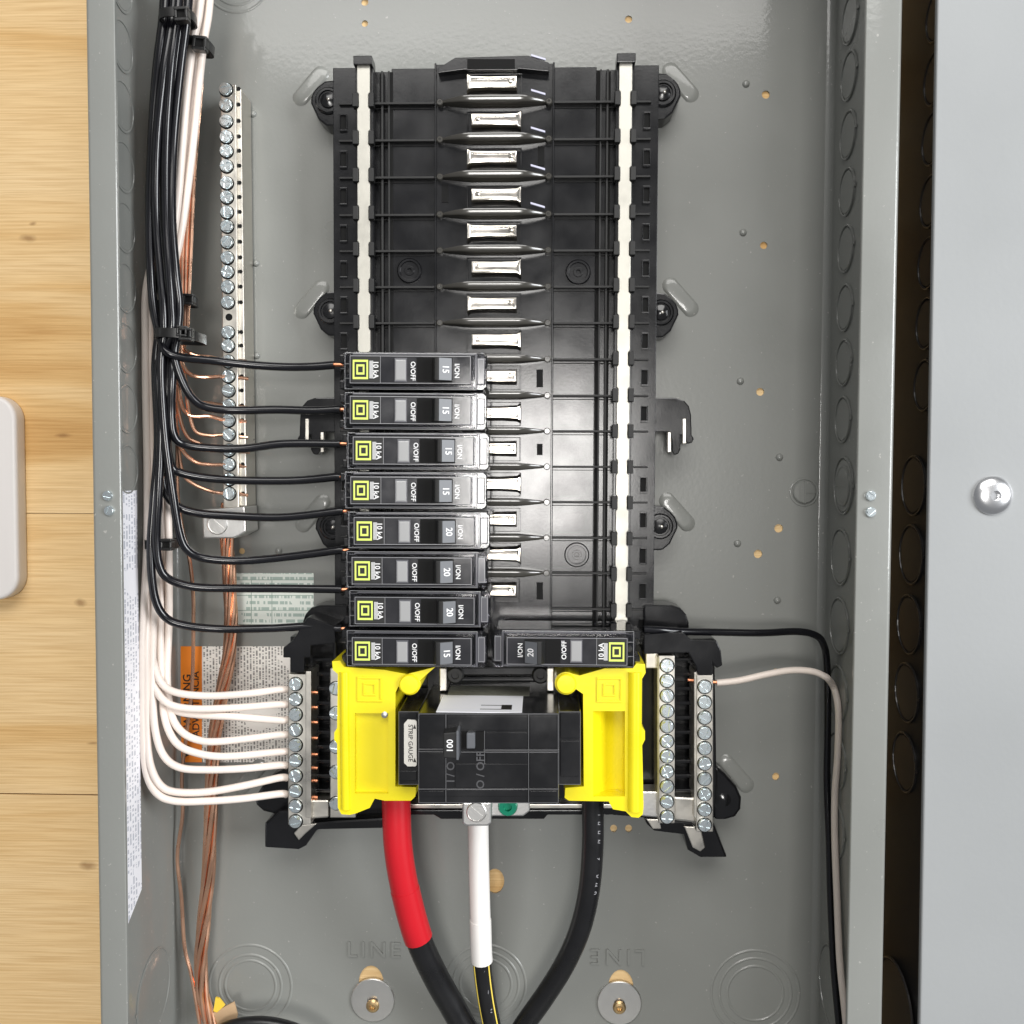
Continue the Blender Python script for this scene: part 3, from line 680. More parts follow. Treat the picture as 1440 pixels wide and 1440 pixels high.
# ------------------------------------------------------------------ branch breakers
def breaker_parts(root, amps):
    """built about the breaker's own base, wire end at -x"""
    q = (0, 0, 0)
    def P(name, mb, m, parent=root, **k):
        o = link(name, mb.mesh(name, m, q, k.get('bev', 0), k.get('smooth', False)), None, q); o.parent = parent; o.location = (0, 0, 0); return o
    body = MB().prism([(-34.0, -7.7), (31, -7.7), (32.5, -6.5), (32.5, 6.5), (31, 7.7), (-34.0, 7.7)], 0, 31.2)
    P('body', body, SMOKE, bev=.5)
    P('clear_rim', MB().prism([(-34.8, -9.25), (33.6, -9.25), (35.4, -7.5), (35.4, 7.5), (33.6, 9.25), (-34.8, 9.25)], 4, 33), GLASS, bev=.6)
    P('wire_clamp', MB().box(-37.5, -33, 4.2, 8.4, 14, 29).box(-37.5, -33, -8.4, -4.2, 14, 29).box(-36, -33, -4.2, 4.2, 8, 14), BLK, bev=.5)
    P('edge_rail', MB().box(-30, 29.5, 7.6, 8.5, 32.5, 34.6).box(-30, 29.5, -8.5, -7.6, 32.5, 34.6).box(29.5, 30.6, -8.5, 8.5, 32.5, 34.6), EDGE, bev=.3)
    P('end_step', MB().box(30.6, 34.3, -6.4, 6.4, 32.5, 34.2), EDGE, bev=.4)
    face = P('face', MB().box(-30.5, 28.3, -6.9, 6.9, 32, 40), SMOKE, bev=.45)
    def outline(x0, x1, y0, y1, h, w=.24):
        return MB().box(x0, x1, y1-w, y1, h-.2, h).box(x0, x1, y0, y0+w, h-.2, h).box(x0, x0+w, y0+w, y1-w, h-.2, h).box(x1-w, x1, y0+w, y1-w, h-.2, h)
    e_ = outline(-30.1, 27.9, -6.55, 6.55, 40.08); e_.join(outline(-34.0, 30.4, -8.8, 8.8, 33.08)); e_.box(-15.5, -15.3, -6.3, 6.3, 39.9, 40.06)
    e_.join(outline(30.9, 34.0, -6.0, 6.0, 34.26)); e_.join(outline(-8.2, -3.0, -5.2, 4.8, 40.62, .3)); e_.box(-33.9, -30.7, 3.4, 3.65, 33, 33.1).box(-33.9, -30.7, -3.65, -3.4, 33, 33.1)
    P('edge_highlight', e_, LINE_, face)  # thin strips painted pale as the highlights on the breaker's edges
    P('label_panel', MB().box(-29.3, -15.6, -6.0, 6.0, 39, 40.12), BLKM, face)
    P('trip_window', MB().box(-8.0, -3.2, -5.0, 4.6, 39, 40.9), CLEAR, face, bev=.4)
    P('window_frame', MB().join(frame(-5.6, -.2, 3.0, 2.5, 39.5, 40.5, 1.9)), EDGE, face, bev=.15)
    P('handle_slot_shade', MB().box(2.0, 19.2, -5.9, 5.9, 39, 40.1), VOID, face)
    hd = MB(); pr = [(9.2, 38), (19.4, 38), (19.0, 42.4), (13.0, 45.6), (11.2, 45.4), (9.6, 42)]
    n = len(pr); hd.add([(x, -5.5, h) for x, h in pr]+[(x, 5.5, h) for x, h in pr], [list(range(n)), list(range(n, 2*n))]+[[i, (i+1) % n, n+(i+1) % n, n+i] for i in range(n)])
    handle = P('handle', hd, BLKM, bev=.4)
    hf = MB(); pr = [(13.3, 45.45), (18.95, 42.45), (19.05, 42.65), (13.4, 45.65)]; n = 4
    hf.add([(x, -5.2, h) for x, h in pr]+[(x, 5.2, h) for x, h in pr], [list(range(n)), list(range(n, 2*n))]+[[i, (i+1) % n, n+(i+1) % n, n+i] for i in range(n)])
    P('handle_cap', hf, GREYP, handle)
    nt_ = text(amps, 4.1, .03).xf(-math.pi/2, 16.3, 0, 0); k = (42.65-45.65)/(19.05-13.4); nt_.v = [(x, y, 45.65+k*(x-13.4)+h+.05) for x, y, h in nt_.v]
    P('rating_number', nt_, PRINTW, handle)
    lt = MB(); r = -math.pi/2
    lt.join(text('10 kA', 3.5, .03).xf(r, -17.7, 0, 40.16)); lt.join(text('O/OFF', 3.2, .03).xf(r, .2, -.6, 40.06)); lt.join(text('I/ON', 3.3, .03).xf(r, 21.3, -.4, 40.06))
    for k in range(5): lt.box(-20.6+k*.38, -20.4+k*.38, -4.2, 4.2, 40.1, 40.17)
    P('lettering', lt, PRINTW, face)
    lg = frame(-25, 0, 3.7, 2.9, 40.05, 40.2, 1.25); lg.join(frame(-25, 0, 1.95, 1.15, 40.05, 40.2, 1.25))
    P('emblem', lg, LIME, face)
    P('wire_screw', MB().lathe((-31.6, 0), [(1.7, 32), (1.7, 33.3), (1.1, 33.8), (.01, 33.8)], 14), BLKM, smooth=True)
BH = 28.0
rows = [(520, 580.0), (577, 580), (634, 584), (690, 580.5), (747, 585), (803, 582), (859, 586), (916, 582)]
amp = ['15', '15', '15', '15', '20', '20', '20', '15']
where = ['first breaker at the top of the row', 'second breaker down the row', 'third breaker down the row', 'fourth breaker down the row', 'fifth breaker down the row, first marked 20',
         'sixth breaker down the row, middle one marked 20', 'seventh breaker down the row, last marked 20', 'bottom breaker of the row, just above the yellow cover']
proto = {}
BP = []
for (py, px), a, w in zip(rows, amp, where):
    c = U(px, py, BH+40)
    org = (c[0], c[1], BH)
    if a not in proto:
        t = thing('circuit_breaker', (0, 0, 0), '', 'breaker'); breaker_parts(t, a); proto[a] = t
    else: t = copy_tree(proto[a])
    t.location = W(*org); ORG[t] = org; t.rotation_euler = (0, random.uniform(-.007, .007), 0)
    tag(t, 'smoky black single-pole breaker marked %s, %s' % (a, w), 'breaker', 'branch breakers'); BP.append(org)
t = copy_tree(proto['20']); c = U(794, 916, BH+40); org = (c[0], c[1], BH); t.location = W(*org); ORG[t] = org; t.rotation_euler = (0, math.pi, 0)
tag(t, 'lone smoky black breaker marked 20 facing the opposite way above the main breaker', 'breaker', 'branch breakers'); RB = org
# ------------------------------------------------------------------ main breaker
o_ = (*U(690, 1060, 20)[:2], 20)
mb_ = thing('main_breaker', o_, 'large black main breaker marked 100 between the two yellow covers', 'breaker')
H = 84
part('body', MB().pxbox(588, 1003, 786, 1130, 20, H), BLKG, mb_, bev=.6)
part('shoulder', MB().pxbox(560, 1000, 590, 1104, 20, 70), BLKG, mb_, bev=.6)
part('shoulder', MB().pxbox(785, 1000, 817, 1104, 20, 77), BLKG, mb_, bev=.6)
pn = MB()
for a, b_, c_, d in ((590, 1007, 626, 1052), (629, 1007, 742, 1027), (682, 1030, 742, 1052), (745, 1007, 783, 1052), (590, 1058, 626, 1108), (640, 1074, 742, 1108), (745, 1058, 783, 1108), (684, 1058, 742, 1074), (590, 1112, 625, 1120), (628, 1110, 742, 1120), (745, 1112, 783, 1120)):
    part('face_panel', MB().pxbox(a, b_, c_, d, H-.5, H+.55), BLKG, mb_, bev=.25)
for q in ((788, 1003, 815, 1038, 76, 77.6), (788, 1042, 815, 1092, 76, 77.6), (562, 1003, 586, 1010, 69, 70.6), (562, 1084, 586, 1098, 69, 70.6)): part('shoulder_panel', MB().pxbox(*q), BLKG, mb_, bev=.3)
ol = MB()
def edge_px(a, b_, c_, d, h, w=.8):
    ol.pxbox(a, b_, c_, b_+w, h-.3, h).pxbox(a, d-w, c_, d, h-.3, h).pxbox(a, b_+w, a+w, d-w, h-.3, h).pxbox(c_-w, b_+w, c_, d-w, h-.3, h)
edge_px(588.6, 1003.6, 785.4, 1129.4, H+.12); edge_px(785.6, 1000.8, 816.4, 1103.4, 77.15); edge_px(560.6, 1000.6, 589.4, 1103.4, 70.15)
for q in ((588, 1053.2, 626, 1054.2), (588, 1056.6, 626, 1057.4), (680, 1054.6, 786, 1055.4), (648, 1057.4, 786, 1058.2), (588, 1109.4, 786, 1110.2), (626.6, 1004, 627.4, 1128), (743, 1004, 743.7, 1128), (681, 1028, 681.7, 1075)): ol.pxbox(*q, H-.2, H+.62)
part('edge_highlight', ol, mat('dark_edge_highlight', (.11, .11, .115), .28, 0, .6), mb_)  # main breaker's edge highlights, painted on as grey strips
hd = part('handle', MB().pxprism([(623, 1031), (644, 1029), (645, 1068), (623, 1066)], H, H+9), BLKM, mb_, bev=.6)
part('handle_lip', MB().pxbox(641.5, 1028, 645, 1069, H, H+9.6), GREYP, hd, org=o_, bev=.3)
c = U(633, 1049, H+9.1); part('rating_number', text('100', 4.1, .05).xf(math.pi/2, c[0], c[1], H+9.1), PRINTW, hd, org=o_)
part('handle_slot_shade', MB().pxbox(649, 1029, 681, 1054, H, H+.75), VOID, mb_)
part('slot_block', MB().pxbox(656, 1031, 668, 1053, H, H+3.2), GREYP, mb_, bev=.5)
lt = MB()
c = U(676, 1083, H+.6); lt.join(text('O / OFF', 5.2, .06).xf(math.pi/2, c[0], c[1], H+.6)); c = U(634, 1086, H+.6); lt.join(text('I / O', 5.2, .06).xf(math.pi/2, c[0], c[1], H+.15))
part('lettering', lt, EMB, mb_)
# stickers on the top side (faces up)
yt = U(690, 1003, H)[1]
def topbox(x0, x1, h0, h1, e, skew=0):
    return MB().add([(x0, yt, h0), (x1, yt, h0), (x1+skew, yt, h1), (x0+skew, yt, h1), (x0, yt+e, h0), (x1, yt+e, h0), (x1+skew, yt+e, h1), (x0+skew, yt+e, h1)], [[0, 1, 2, 3], [4, 5, 6, 7], [0, 1, 5, 4], [1, 2, 6, 5], [2, 3, 7, 6], [3, 0, 4, 7]])
xa = U(613, 1001, H)[0]; xb = U(734, 1001, H)[0]
st = part('sticker', topbox(xa, xb, 50, 83.2, .25), PAPER, mb_)
b = MB()
b.add(topbox(xb-10, xb-5, 69, 78, .35).v, topbox(0, 1, 0, 1, 1).f)
for q in (69.5, 77): b.add(topbox(xb-20, xb-9.5, q, q+.9, .32).v, topbox(0, 1, 0, 1, 1).f)
part('bar_print', b, PRINTK, st, org=o_)
part('sticker', topbox(xa+2, xb+16, 28, 50, .2), mat('grey_label', (.20, .20, .16), .5, 0, .4, 0, .5, 400), mb_)
# strip gauge sticker
st = part('sticker', MB().pxprism([(573, 1012), (584, 1013), (586, 1015), (586, 1076), (584, 1078), (573, 1078), (568, 1073), (568, 1018)], 69.5, 70.9), STICK, mb_, bev=.2)
c = U(577, 1045, 71); b = text('STRIP GAUGE', 3.0, .03).xf(-math.pi/2, c[0], c[1], 70.95)
for y in (1022, 1069): p = U(583, y, 71); b.prism([(p[0]-.8, p[1]-1), (p[0]+.8, p[1]-1), (p[0], p[1]+1.2)], 70.8, 70.98)
part('lettering', b, PRINTK, st, org=o_)
# ------------------------------------------------------------------ yellow covers
def arc(cx, cy, r, a0, a1, n=10): return [(cx+r*math.cos(math.radians(a0+(a1-a0)*i/n)), cy+r*math.sin(math.radians(a0+(a1-a0)*i/n))) for i in range(n+1)]
OL = [(467, 930), (478, 929), (484, 938), (540, 942), (572, 948), (612, 938)]+arc(576, 962, 15.5, -20, 170, 12)+[(556, 974), (556, 1106), (585, 1107), (584, 1120), (578, 1126), (541, 1126), (527, 1123), (520, 1136), (500, 1144), (492, 1146), (480, 1145), (475, 1136), (474, 1046), (470, 1040), (470, 1030), (474, 1024), (475, 948), (468, 942)]
OR = [(907, 934), (895, 933), (890, 940), (850, 940), (815, 950)]+arc(796, 961, 16, -60, -330, 16)+[(820, 976), (821, 1106), (795, 1108), (794, 1122), (800, 1126), (856, 1127), (862, 1138), (880, 1141), (888, 1149), (898, 1150), (904, 1145), (905, 1134), (903, 1048), (907, 1040), (907, 1028), (902, 1022), (902, 956), (908, 946)]
for lab, OUT, logo, recess, dot in (('bright yellow plastic lug cover standing over the red cable', OL, (520, 969), (499, 1003, 546, 1116), (541, 1005)),
                                    ('bright yellow plastic lug cover standing over the all-black cable', OR, (857, 970), (834, 1000, 879, 1120), (838, 1053))):
    t = thing('lug_cover', (*U(logo[0], 1140, 30)[:2], 30), lab, 'lug cover', 'yellow lug covers')
    top = 62; hole = [U(recess[0], recess[1], top), U(recess[2], recess[1], top), U(recess[2], recess[3], top), U(recess[0], recess[3], top)]
    shell = plate([U(p[0], p[1], top)[:2] for p in OUT], [[h_[:2] for h_ in hole]], 30, top)
    part('shell', shell, YEL, t)
    rx0, ry0 = hole[0][:2]; rx1, ry1 = hole[2][:2]
    fl = MB()
    sgn = 1 if OUT is OR else -1
    dp = 11 if OUT is OR else 3
    # curved trough floor
    n = 10; vs = []; fs2 = []
    for i in range(n+1):
        u = i/n; x = rx0-.5+(rx1-rx0+1)*u; k = u if sgn > 0 else 1-u
        h_ = top-dp*(math.sin(min(1, k*1.25)*math.pi*.55)) if sgn > 0 else top-dp
        vs += [(x, ry0+.5, h_), (x, ry1-.5, h_)]
    for i in range(n): fs2.append([2*i, 2*i+1, 2*i+3, 2*i+2])
    fl.add(vs, fs2); part('trough', fl, YEL, t, smooth=True)
    c = U(logo[0], logo[1], top); em = frame(c[0], c[1], 6.2, 5.2, top-.3, top+.7); em.join(frame(c[0], c[1], 3.2, 2.2, top-.3, top+.7))
    part('emblem', em, YEL, t, bev=.25)
    ex = (576, 962) if OUT is OL else (796, 961); c = U(*ex, top); part('boss_cap', MB().lathe(c, [(5.1, top-1), (5.1, top+1.2), (4.4, top+2), (.01, top+2.1)], 26), YEL, t, smooth=.7)
    c = U(*dot, top if OUT is OL else top-9); part('rivet', MB().lathe(c, [(1.6, c[2]-4), (1.6, c[2]+.7), (1.0, c[2]+1), (.01, c[2]+1)], 14), ALU, t, smooth=.7)
    if OUT is OR:
        a, b_ = U(882, 950, top)[:2], U(900, 1140, top)[:2]
        part('edge_bead', MB().tube([(*U(893, 945, top)[:2], top-1), (*U(892, 1140, top)[:2], top-1)], 3.6, 12), YEL, t, smooth=True)
    else:
        part('edge_bead', MB().tube([(*U(484, 945, top)[:2], top-1), (*U(486, 1138, top)[:2], top-1)], 2.6, 12), YEL, t, smooth=True)
# ------------------------------------------------------------------ wires
def wire(name, label, cat, group, path, r, m, bare=None, n=10):
    """insulated wire along a smoothed path; `bare` = stripped copper end path"""
    org = tuple(path[-1])
    if bare:
        t = thing(name, org, label, cat, group); part('insulation', MB().tube(path, r, n), m, t, smooth=True); part('bare_end', MB().tube(bare, .95, 8), COPD, t, smooth=True); return t
    return tag(part(name, MB().tube(path, r, n), m, None, smooth=True, org=org), label, cat, group)
ordn = ['first', 'second', 'third', 'fourth', 'fifth', 'sixth', 'seventh', 'bottom']
# black hot wires: a bundle down the left side, each peeling off to its breaker
cb = [(-40, 250), (20, 247), (100, 237), (200, 229), (300, 227), (380, 231), (430, 235), (468, 236)]
tails = [
    [(226, 478, 58), (234, 494, 60), (256, 503, 58), (300, 507, 52), (350, 513, 48), (400, 516, 46), (440, 515, 46), (470, 513, 46)],
    [(246, 500, 58), (255, 532, 57), (270, 559, 55), (290, 572, 52), (330, 577, 48), (390, 576, 46), (440, 577, 46), (474, 576, 46)],
    [(243, 520, 57), (241, 580, 56), (246, 613, 55), (262, 626, 52), (300, 631, 49), (345, 630, 47), (400, 624, 46), (474, 624, 46)],
    [(238, 520, 55), (234, 600, 54), (240, 652, 54), (256, 665, 52), (300, 673, 49), (360, 676, 47), (420, 675, 46), (474, 671, 46)],
    [(232, 520, 52), (228, 610, 50), (230, 680, 50), (246, 709, 50), (275, 721, 48), (330, 726, 46), (400, 727, 46), (478, 719, 46)],
    [(226, 520, 58), (232, 610, 58), (243, 690, 57), (252, 750, 55), (264, 775, 53), (290, 786, 50), (340, 788, 47), (400, 784, 46), (478, 774, 46)],
    [(222, 520, 57), (226, 610, 57), (222, 700, 57), (220, 760, 56), (225, 798, 55), (240, 815, 53), (275, 825, 50), (330, 828, 47), (400, 828, 46), (476, 829, 46)],
    [(219, 520, 54), (222, 620, 53), (216, 700, 54), (213, 760, 55), (213, 805, 55), (219, 845, 54), (233, 868, 52), (258, 879, 50), (310, 884, 46), (380, 884, 44), (440, 881, 43), (476, 884, 43)]]
slotx = [(-1.4, 60), (1.4, 60), (.9, 52), (.2, 54), (-.6, 50), (-.5, 62), (.45, 62), (-1.5, 52)]
for i, tl in enumerate(tails):
    off, hh = slotx[i]
    pts = [(x+off*12.0*(1 if py > 60 else .9)+2.0*math.sin(py*.011+i*1.7), py, hh-4+1.5*math.sin(py*.02+i)) for py, x in cb]
    pts[-1] = (cb[-1][1]+off*9.5, 468, hh-3)
    path = pxpath(pts+tl)
    e = tl[-1]; k = -6 if i == 0 else 0; path = path+[Vector(U(e[0]+(k+6)*.8, e[1], e[2]))] if i else path; bare = [U(e[0]+k, e[1], e[2]), U(e[0]+14, e[1], e[2])]
    wire('hot_wire', 'black insulated wire running from the side bundle to the %s breaker of the row' % ordn[i], 'wire', 'black branch wires', path, 2.1, WIREB, bare)
e = (905, 885, 44)
wire('hot_wire', 'black insulated wire leaving the lone breaker and turning down the side wall', 'wire', 'black branch wires',
     cr([U(*q) for q in (e, (930, 886, 42), (960, 888, 38), (1010, 889, 34), (1070, 890, 31), (1120, 888, 28), (1146, 893, 25), (1158, 906, 24))]+[UX(*q) for q in ((1163, 935, 176.2), (1164, 1010, 176.5), (1163, 1100, 177), (1166, 1180, 177), (1168, 1260, 177), (1172, 1350, 177), (1177, 1410, 177), (1184, 1480, 177))]), 1.9, WIREB)
# white neutrals
cw = [(-40, 285), (20, 279), (60, 271), (130, 262), (210, 254), (290, 246), (350, 236), (410, 222), (470, 220), (560, 219), (660, 221), (765, 222)]
wt = [
    [(217, 850, 40), (213, 905, 42), (218, 940, 44), (231, 964, 46), (255, 975, 48), (300, 978, 48), (350, 975, 47), (392, 970, 40), (403, 970, 37)],
    [(215, 870, 38), (213, 930, 42), (219, 967, 45), (234, 987, 48), (262, 996, 48), (310, 997, 47), (392, 991, 40), (403, 991, 37)],
    [(233, 880, 34), (233, 950, 38), (236, 984, 41), (249, 1000, 44), (280, 1005, 45), (330, 1008, 46), (392, 1012, 40), (403, 1012, 37)],
    [(237, 870, 36), (235, 950, 40), (240, 1000, 44), (253, 1026, 47), (276, 1040, 48), (310, 1042, 48), (392, 1034, 40), (403, 1034, 37)],
    [(226, 880, 38), (228, 970, 42), (233, 1012, 46), (247, 1043, 49), (272, 1058, 50), (315, 1064, 49), (392, 1057, 40), (403, 1057, 37)],
    [(215, 890, 44), (215, 980, 46), (219, 1030, 48), (231, 1063, 50), (253, 1079, 51), (290, 1083, 50), (340, 1081, 48), (392, 1076, 40), (403, 1076, 37)],
    [(207, 890, 46), (206, 980, 47), (207, 1040, 48), (212, 1078, 50), (226, 1104, 51), (248, 1114, 51), (290, 1114, 50), (340, 1105, 48), (392, 1094, 40), (403, 1094, 37)],
    [(201, 890, 48), (200, 980, 48), (202, 1050, 49), (208, 1092, 50), (223, 1117, 52), (247, 1126, 52), (290, 1126, 51), (340, 1123, 48), (392, 1117, 40), (403, 1117, 37)]]
wo = [(-.6, 46), (-.1, 38), (1.2, 36), (1.35, 44), (.5, 38), (.25, 48), (-1.0, 40), (-1.5, 48)]
nY = [970, 991, 1012, 1034, 1057, 1076, 1094, 1117]
nn = ['first and highest', 'second highest', 'third highest', 'fourth highest', 'fifth', 'sixth', 'second lowest', 'lowest']
for i, tl in enumerate(wt):
    off, hh = wo[i]
    pts = [(x+off*10.5+2.0*math.sin(py*.009+i*2.1), py, hh-2) for py, x in cw]
    e = tl[-1]; bare = [U(397, e[1], 37), U(412, e[1], 36), U(437, e[1]+3, 36), U(447, e[1]+4, 36)]
    wire('neutral_wire', 'white insulated wire curving into the terminal bar, %s of the eight' % nn[i], 'wire', 'white branch wires', pxpath(pts+tl), 1.92, WIREW, bare)
wire('neutral_wire', 'white insulated wire from the bar turning down beside the lone black wire', 'wire', 'white branch wires',
     pxpath([(1008, 960, 37), (1040, 957, 37), (1080, 948, 35), (1115, 943, 33), (1145, 945, 32), (1163, 953, 33)], 8)[:-1]+cr([U(1163, 953, 33)]+[UX(*q) for q in ((1173, 968, 177), (1179, 1000, 177.6), (1178, 1060, 177.6), (1174, 1120, 177.4), (1174, 1180, 177.4), (1177, 1260, 177.6), (1181, 1350, 177.6), (1188, 1420, 177.6), (1194, 1480, 177.6))]), 1.75, WIREW,
     [U(1014, 960, 37), U(1000, 959, 36), U(975, 957, 36), U(967, 956, 36)])
# bare copper grounds to the ground bar
cg = [(-40, 284), (100, 277), (200, 270), (270, 266), (350, 261), (421, 258), (468, 256)]
gt = [
    ([(252, 478, 30), (256, 490, 30), (275, 500, 28), (295, 502, 26)], 505),
    ([(254, 500, 32), (260, 518, 30), (272, 528, 28), (295, 530, 26)], 529),
    ([(250, 500, 34), (258, 545, 32), (275, 564, 28), (295, 567, 26)], 570),
    ([(252, 500, 30), (254, 560, 30), (266, 583, 28), (295, 586, 26)], 590),
    ([(261, 530, 28), (264, 570, 28), (275, 605, 27), (295, 613, 26)], 612),
    ([(248, 520, 28), (252, 580, 27), (262, 612, 26), (280, 624, 25), (300, 631, 25)], 633),
    ([(246, 540, 30), (248, 610, 30), (258, 635, 29), (275, 650, 27), (295, 653, 26)], 653),
    ([(248, 560, 28), (252, 630, 28), (258, 665, 28), (272, 681, 27), (295, 690, 26)], 693)]
gl = ['highest', 'second highest', 'third highest', 'fourth highest', 'fifth', 'sixth', 'second lowest', 'lowest']
for i, (tl, ye) in enumerate(gt):
    pts = [(x+(i % 4-1.5)*4.2+1.2*math.sin(py*.012+i), py, 34-6*(i//4)) for py, x in cg]
    path = pxpath(pts+tl+[(312, ye, 23.5), (330, ye+1, 20.5), (347+i % 3*2, ye+3, 18)])
    tag(part('ground_wire', MB().tube(path, .98, 8), COP, None, smooth=True, org=tuple(path[-1])), 'bare copper wire bending into the long ground bar, %s of the eight' % gl[i], 'wire', 'bare ground wires')
path = pxpath([(249, 600, 26), (250, 690, 26), (256, 740, 25), (266, 785, 24), (272, 830, 20), (272, 880, 16), (270, 960, 12), (262, 1030, 10), (256, 1090, 9), (257, 1145, 9), (249, 1205, 9), (255, 1265, 9), (260, 1330, 10), (268, 1365, 12), (275, 1400, 14), (285, 1470, 16)])
tag(part('ground_wire', MB().tube(path, 1.05, 8), COP, None, smooth=True, org=tuple(path[-1])), 'single loose bare copper wire wandering down beside the stranded cable', 'wire', 'bare ground wires')
# stranded copper cable
axis = pxpath([(320, 708, 15), (319, 757, 15), (321, 810, 15), (324, 870, 15), (321, 920, 14), (310, 975, 13), (301, 1030, 12), (296, 1090, 12), (295, 1150, 11), (292, 1220, 11), (286, 1290, 11), (281, 1345, 12), (284, 1395, 13), (298, 1450, 14)], 12)
cable = thing('ground_cable', tuple(axis[-1]), 'thick twisted stranded bare copper cable hanging from the ground bar lug', 'cable')
for k in range(7):
    P = []
    for j, p in enumerate(axis):
        T = (axis[min(j+1, len(axis)-1)]-axis[max(j-1, 0)]).normalized(); A = T.cross(Vector((0, 0, 1))).normalized(); B_ = T.cross(A)
        t = j*.075+k*math.pi/3; q = 0 if k == 6 else 2.55*(1+.25*math.sin(j*.06+k))
        P.append(p+A*math.cos(t)*q+B_*math.sin(t)*q*.85)
    part('strand', MB().tube(P, 1.28, 8), COP, cable, smooth=True)
# service cables
def sleeve(path, r, i0, i1): return MB().tube(path[i0:i1], r, 18)
pr = pxpath([(556, 1095, 44), (557, 1130, 44), (560, 1190, 44), (569, 1250, 42), (588, 1320, 38), (612, 1372, 32), (642, 1425, 26), (672, 1480, 22)], 10)
t = thing('service_cable', tuple(pr[-1]), 'thick black cable wrapped in red tape below the yellow cover', 'cable', 'service cables')
part('jacket', MB().tube(pr, 6.9, 18), CABB, t, smooth=True); part('tape_wrap', sleeve(pr, 7.35, 0, 41), RED, t, smooth=True)
pr2 = pr[18:34]; part('tape_wrap', MB().tube(pr[30:41], 7.55, 18), RED, t, smooth=True)
pw = pxpath([(672, 1120, 30), (672, 1160, 30), (674, 1230, 30), (676, 1300, 29), (678, 1352, 27), (684, 1400, 25), (692, 1450, 23), (698, 1490, 22)], 10)
t = thing('service_cable', tuple(pw[-1]), 'thick black cable with yellow stripes and white tape at the silver lug', 'cable', 'service cables')
part('jacket', MB().tube(pw, 5.0, 18), CABB, t, smooth=True); part('tape_wrap', sleeve(pw, 5.45, 0, 41), WTAPE, t, smooth=True); part('tape_wrap', MB().tube(pw[29:41], 5.75, 18), WTAPE, t, smooth=True)
for a in (-.95, .85):
    part('stripe', MB().tube([p+Vector((math.sin(a)*4.75, 0, math.cos(a)*4.75)) for p in pw[40:]], .55, 6), STRIPE, t, smooth=True)
lt = MB()
for s, py in (('8', 1365), ('2', 1397), ('R', 1425)): c = U(681 if py < 1380 else (686 if py < 1410 else 691), py, 31.2); lt.join(text(s, 4.2, .05).xf(math.pi/2, c[0]-1.0, c[1], 31.4 if py < 1380 else (30 if py < 1410 else 29)))
part('lettering', lt, PRINTG, t)
pk = pxpath([(833, 1095, 44), (833, 1130, 44), (833, 1190, 43), (829, 1250, 41), (816, 1305, 38), (795, 1355, 33), (765, 1402, 28), (733, 1450, 24), (715, 1490, 22)], 10)
t = thing('service_cable', tuple(pk[-1]), 'thick plain black cable sweeping down from the opposite yellow cover', 'cable', 'service cables')
part('jacket', MB().tube(pk, 5.6, 18), CABB, t, smooth=True)
lt = MB()
for i in range(11):
    p = pk[12+i*2]; s = 'THHN 2 AWG C'[i % 12]
    T = (pk[14+i*2]-pk[11+i*2]).normalized()
    lt.join(text(s, 2.6, .03).xf(math.atan2(T.y, T.x)+math.pi, p.x+2.6, p.y, p.z+5.02)) if s != ' ' else None
part('lettering', lt, PRINTG, t)
# ------------------------------------------------------------------ cable ties
def tie(label, px, py, w, h, head, hh, ang=0, dep=14, band=4.4):
    c = U(px, py, h); W2 = w*.36/2
    t = thing('cable_tie', (c[0], c[1], h-dep), label, 'cable tie', 'black cable ties')
    b = MB(); n = 24; vs = []; fs = []
    for i in range(n):
        a = 2*math.pi*i/n; ca, sa = math.cos(a), math.sin(a)
        x = W2*abs(ca)**.6*(1 if ca > 0 else -1); z = dep/2*abs(sa)**.6*(1 if sa > 0 else -1)
        for q in (-band/2, band/2):
            for k in (1.0, (W2+.9)/W2): vs.append((x*k, q, z*k))
    for i in range(n):
        a, d = i*4, ((i+1) % n)*4
        fs += [[a, d, d+2, a+2], [a+1, a+3, d+3, d+1], [a, a+1, d+1, d], [a+2, d+2, d+3, a+3]]
    b.add(vs, fs); b.xf(ang, c[0], c[1], h-dep/2); part('strap', b, TIE, t, bev=0, smooth=.6)
    for hx, hy, s in head:
        c2 = U(hx, hy, hh); k = 3.3*s
        f = frame(0, 0, k, k*.55, hh-3.5, hh+1.2).xf(ang, c2[0], c2[1]); hd_ = part('head', f, TIE, t, bev=.5)
        part('pawl', MB().box(-k*.6, k*.6, -k*.6, k*.6, hh-3, hh-.2).xf(ang, c2[0], c2[1]), VOID, hd_, org=ORG[t])
tie('black cable tie round the black wires, the highest tie', 243, 17, 40, 64, [(255, 20, 1.0)], 68, .05)
tie('black cable tie round the white wires just below the highest tie', 270, 57, 38, 49, [(281, 61, 1.05)], 52, -.12)
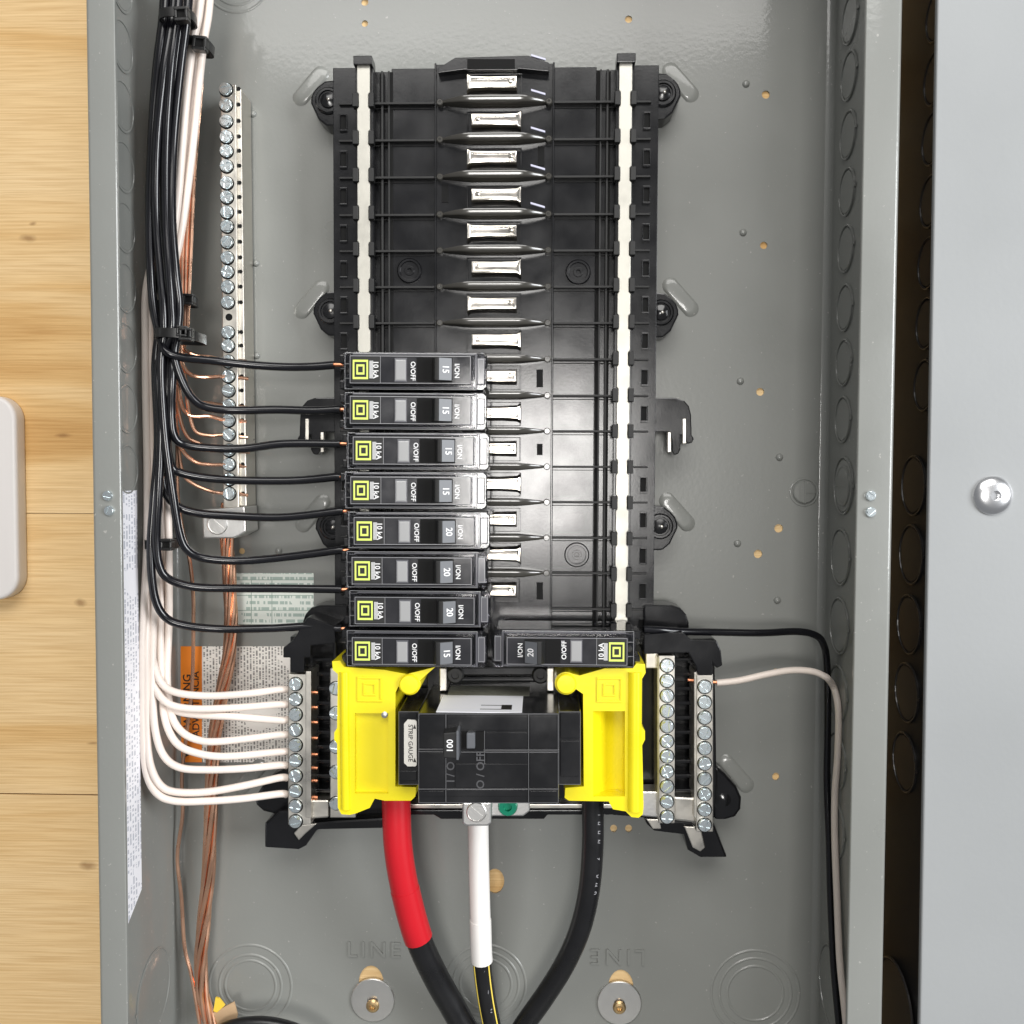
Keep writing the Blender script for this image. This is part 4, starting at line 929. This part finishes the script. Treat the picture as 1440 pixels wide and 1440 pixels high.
tie('black cable tie round the bare copper wires only', 256, 421, 22, 38, [(265, 421, .85)], 45, -.04, 12)
tie('black cable tie holding black wires and bare copper together, with two heads', 240, 468, 50, 66, [(261, 470, .95), (256, 466, .8)], 67, -.05, 28)
tie('black cable tie round the white wires below the lug', 220, 766, 38, 50, [(234, 766, .9)], 54, 0, 18)
# ------------------------------------------------------------------ fender washers with brass screws
for px, py, lab in ((524, 1407, 'round steel washer and brass screw holding the box below the red taped cable'), (871, 1411, 'round steel washer and brass screw holding the box below the plain black cable')):
    c = U(px, py, 1.5); t = thing('fender_washer', (c[0], c[1], 0), lab, 'washer', 'washers fixing the box')
    part('washer', MB().lathe(c, [(12.4, 0), (12.4, 1.2), (12.0, 1.6), (3.0, 1.6), (2.8, .4)], 44), ALU, t, smooth=.6)
    cc = U(px, py+8 if px < 700 else py+6, 2)
    s_ = part('screw', MB().lathe(cc, [(3.7, 1.4), (3.7, 2.2), (2.9, 3.0), (1.7, 3.2), (1.3, 2.2), (.01, 2.2)], 22), BRASS, t, smooth=.6)
    st_ = MB()
    for k in range(6):
        a = k*math.pi/3; st_.disc((cc[0]+1.25*math.cos(a), cc[1]+1.25*math.sin(a)), .38, 2.0, 3.1, 6)
    part('drive_star', st_, BRASS, s_, org=ORG[t])
# ------------------------------------------------------------------ torn tag and cable loop at the bottom
c0 = U(290, 1430, 16)
tg = thing('paper_tag', U(300, 1440, 10), 'torn brown paper tag with a yellow corner beside the copper cable', 'tag')
part('paper', MB().pxprism([(294, 1446), (300, 1424), (329, 1409), (334, 1427), (332, 1436), (300, 1452)], 13, 14), TAGM, tg)
part('yellow_corner', MB().pxprism([(300, 1422), (303, 1403), (308, 1404), (316, 1414), (305, 1424)], 13.6, 14.8), TAGY, tg)
pl = pxpath([(300, 1475, 22), (312, 1450, 22), (345, 1440, 22), (385, 1441, 22), (430, 1455, 22), (470, 1490, 22)])
tag(part('cable_loop', MB().tube(pl, 3.6, 14), CABB, None, smooth=True, org=tuple(pl[-1])), 'short arch of black cable just below the brown paper tag', 'cable')
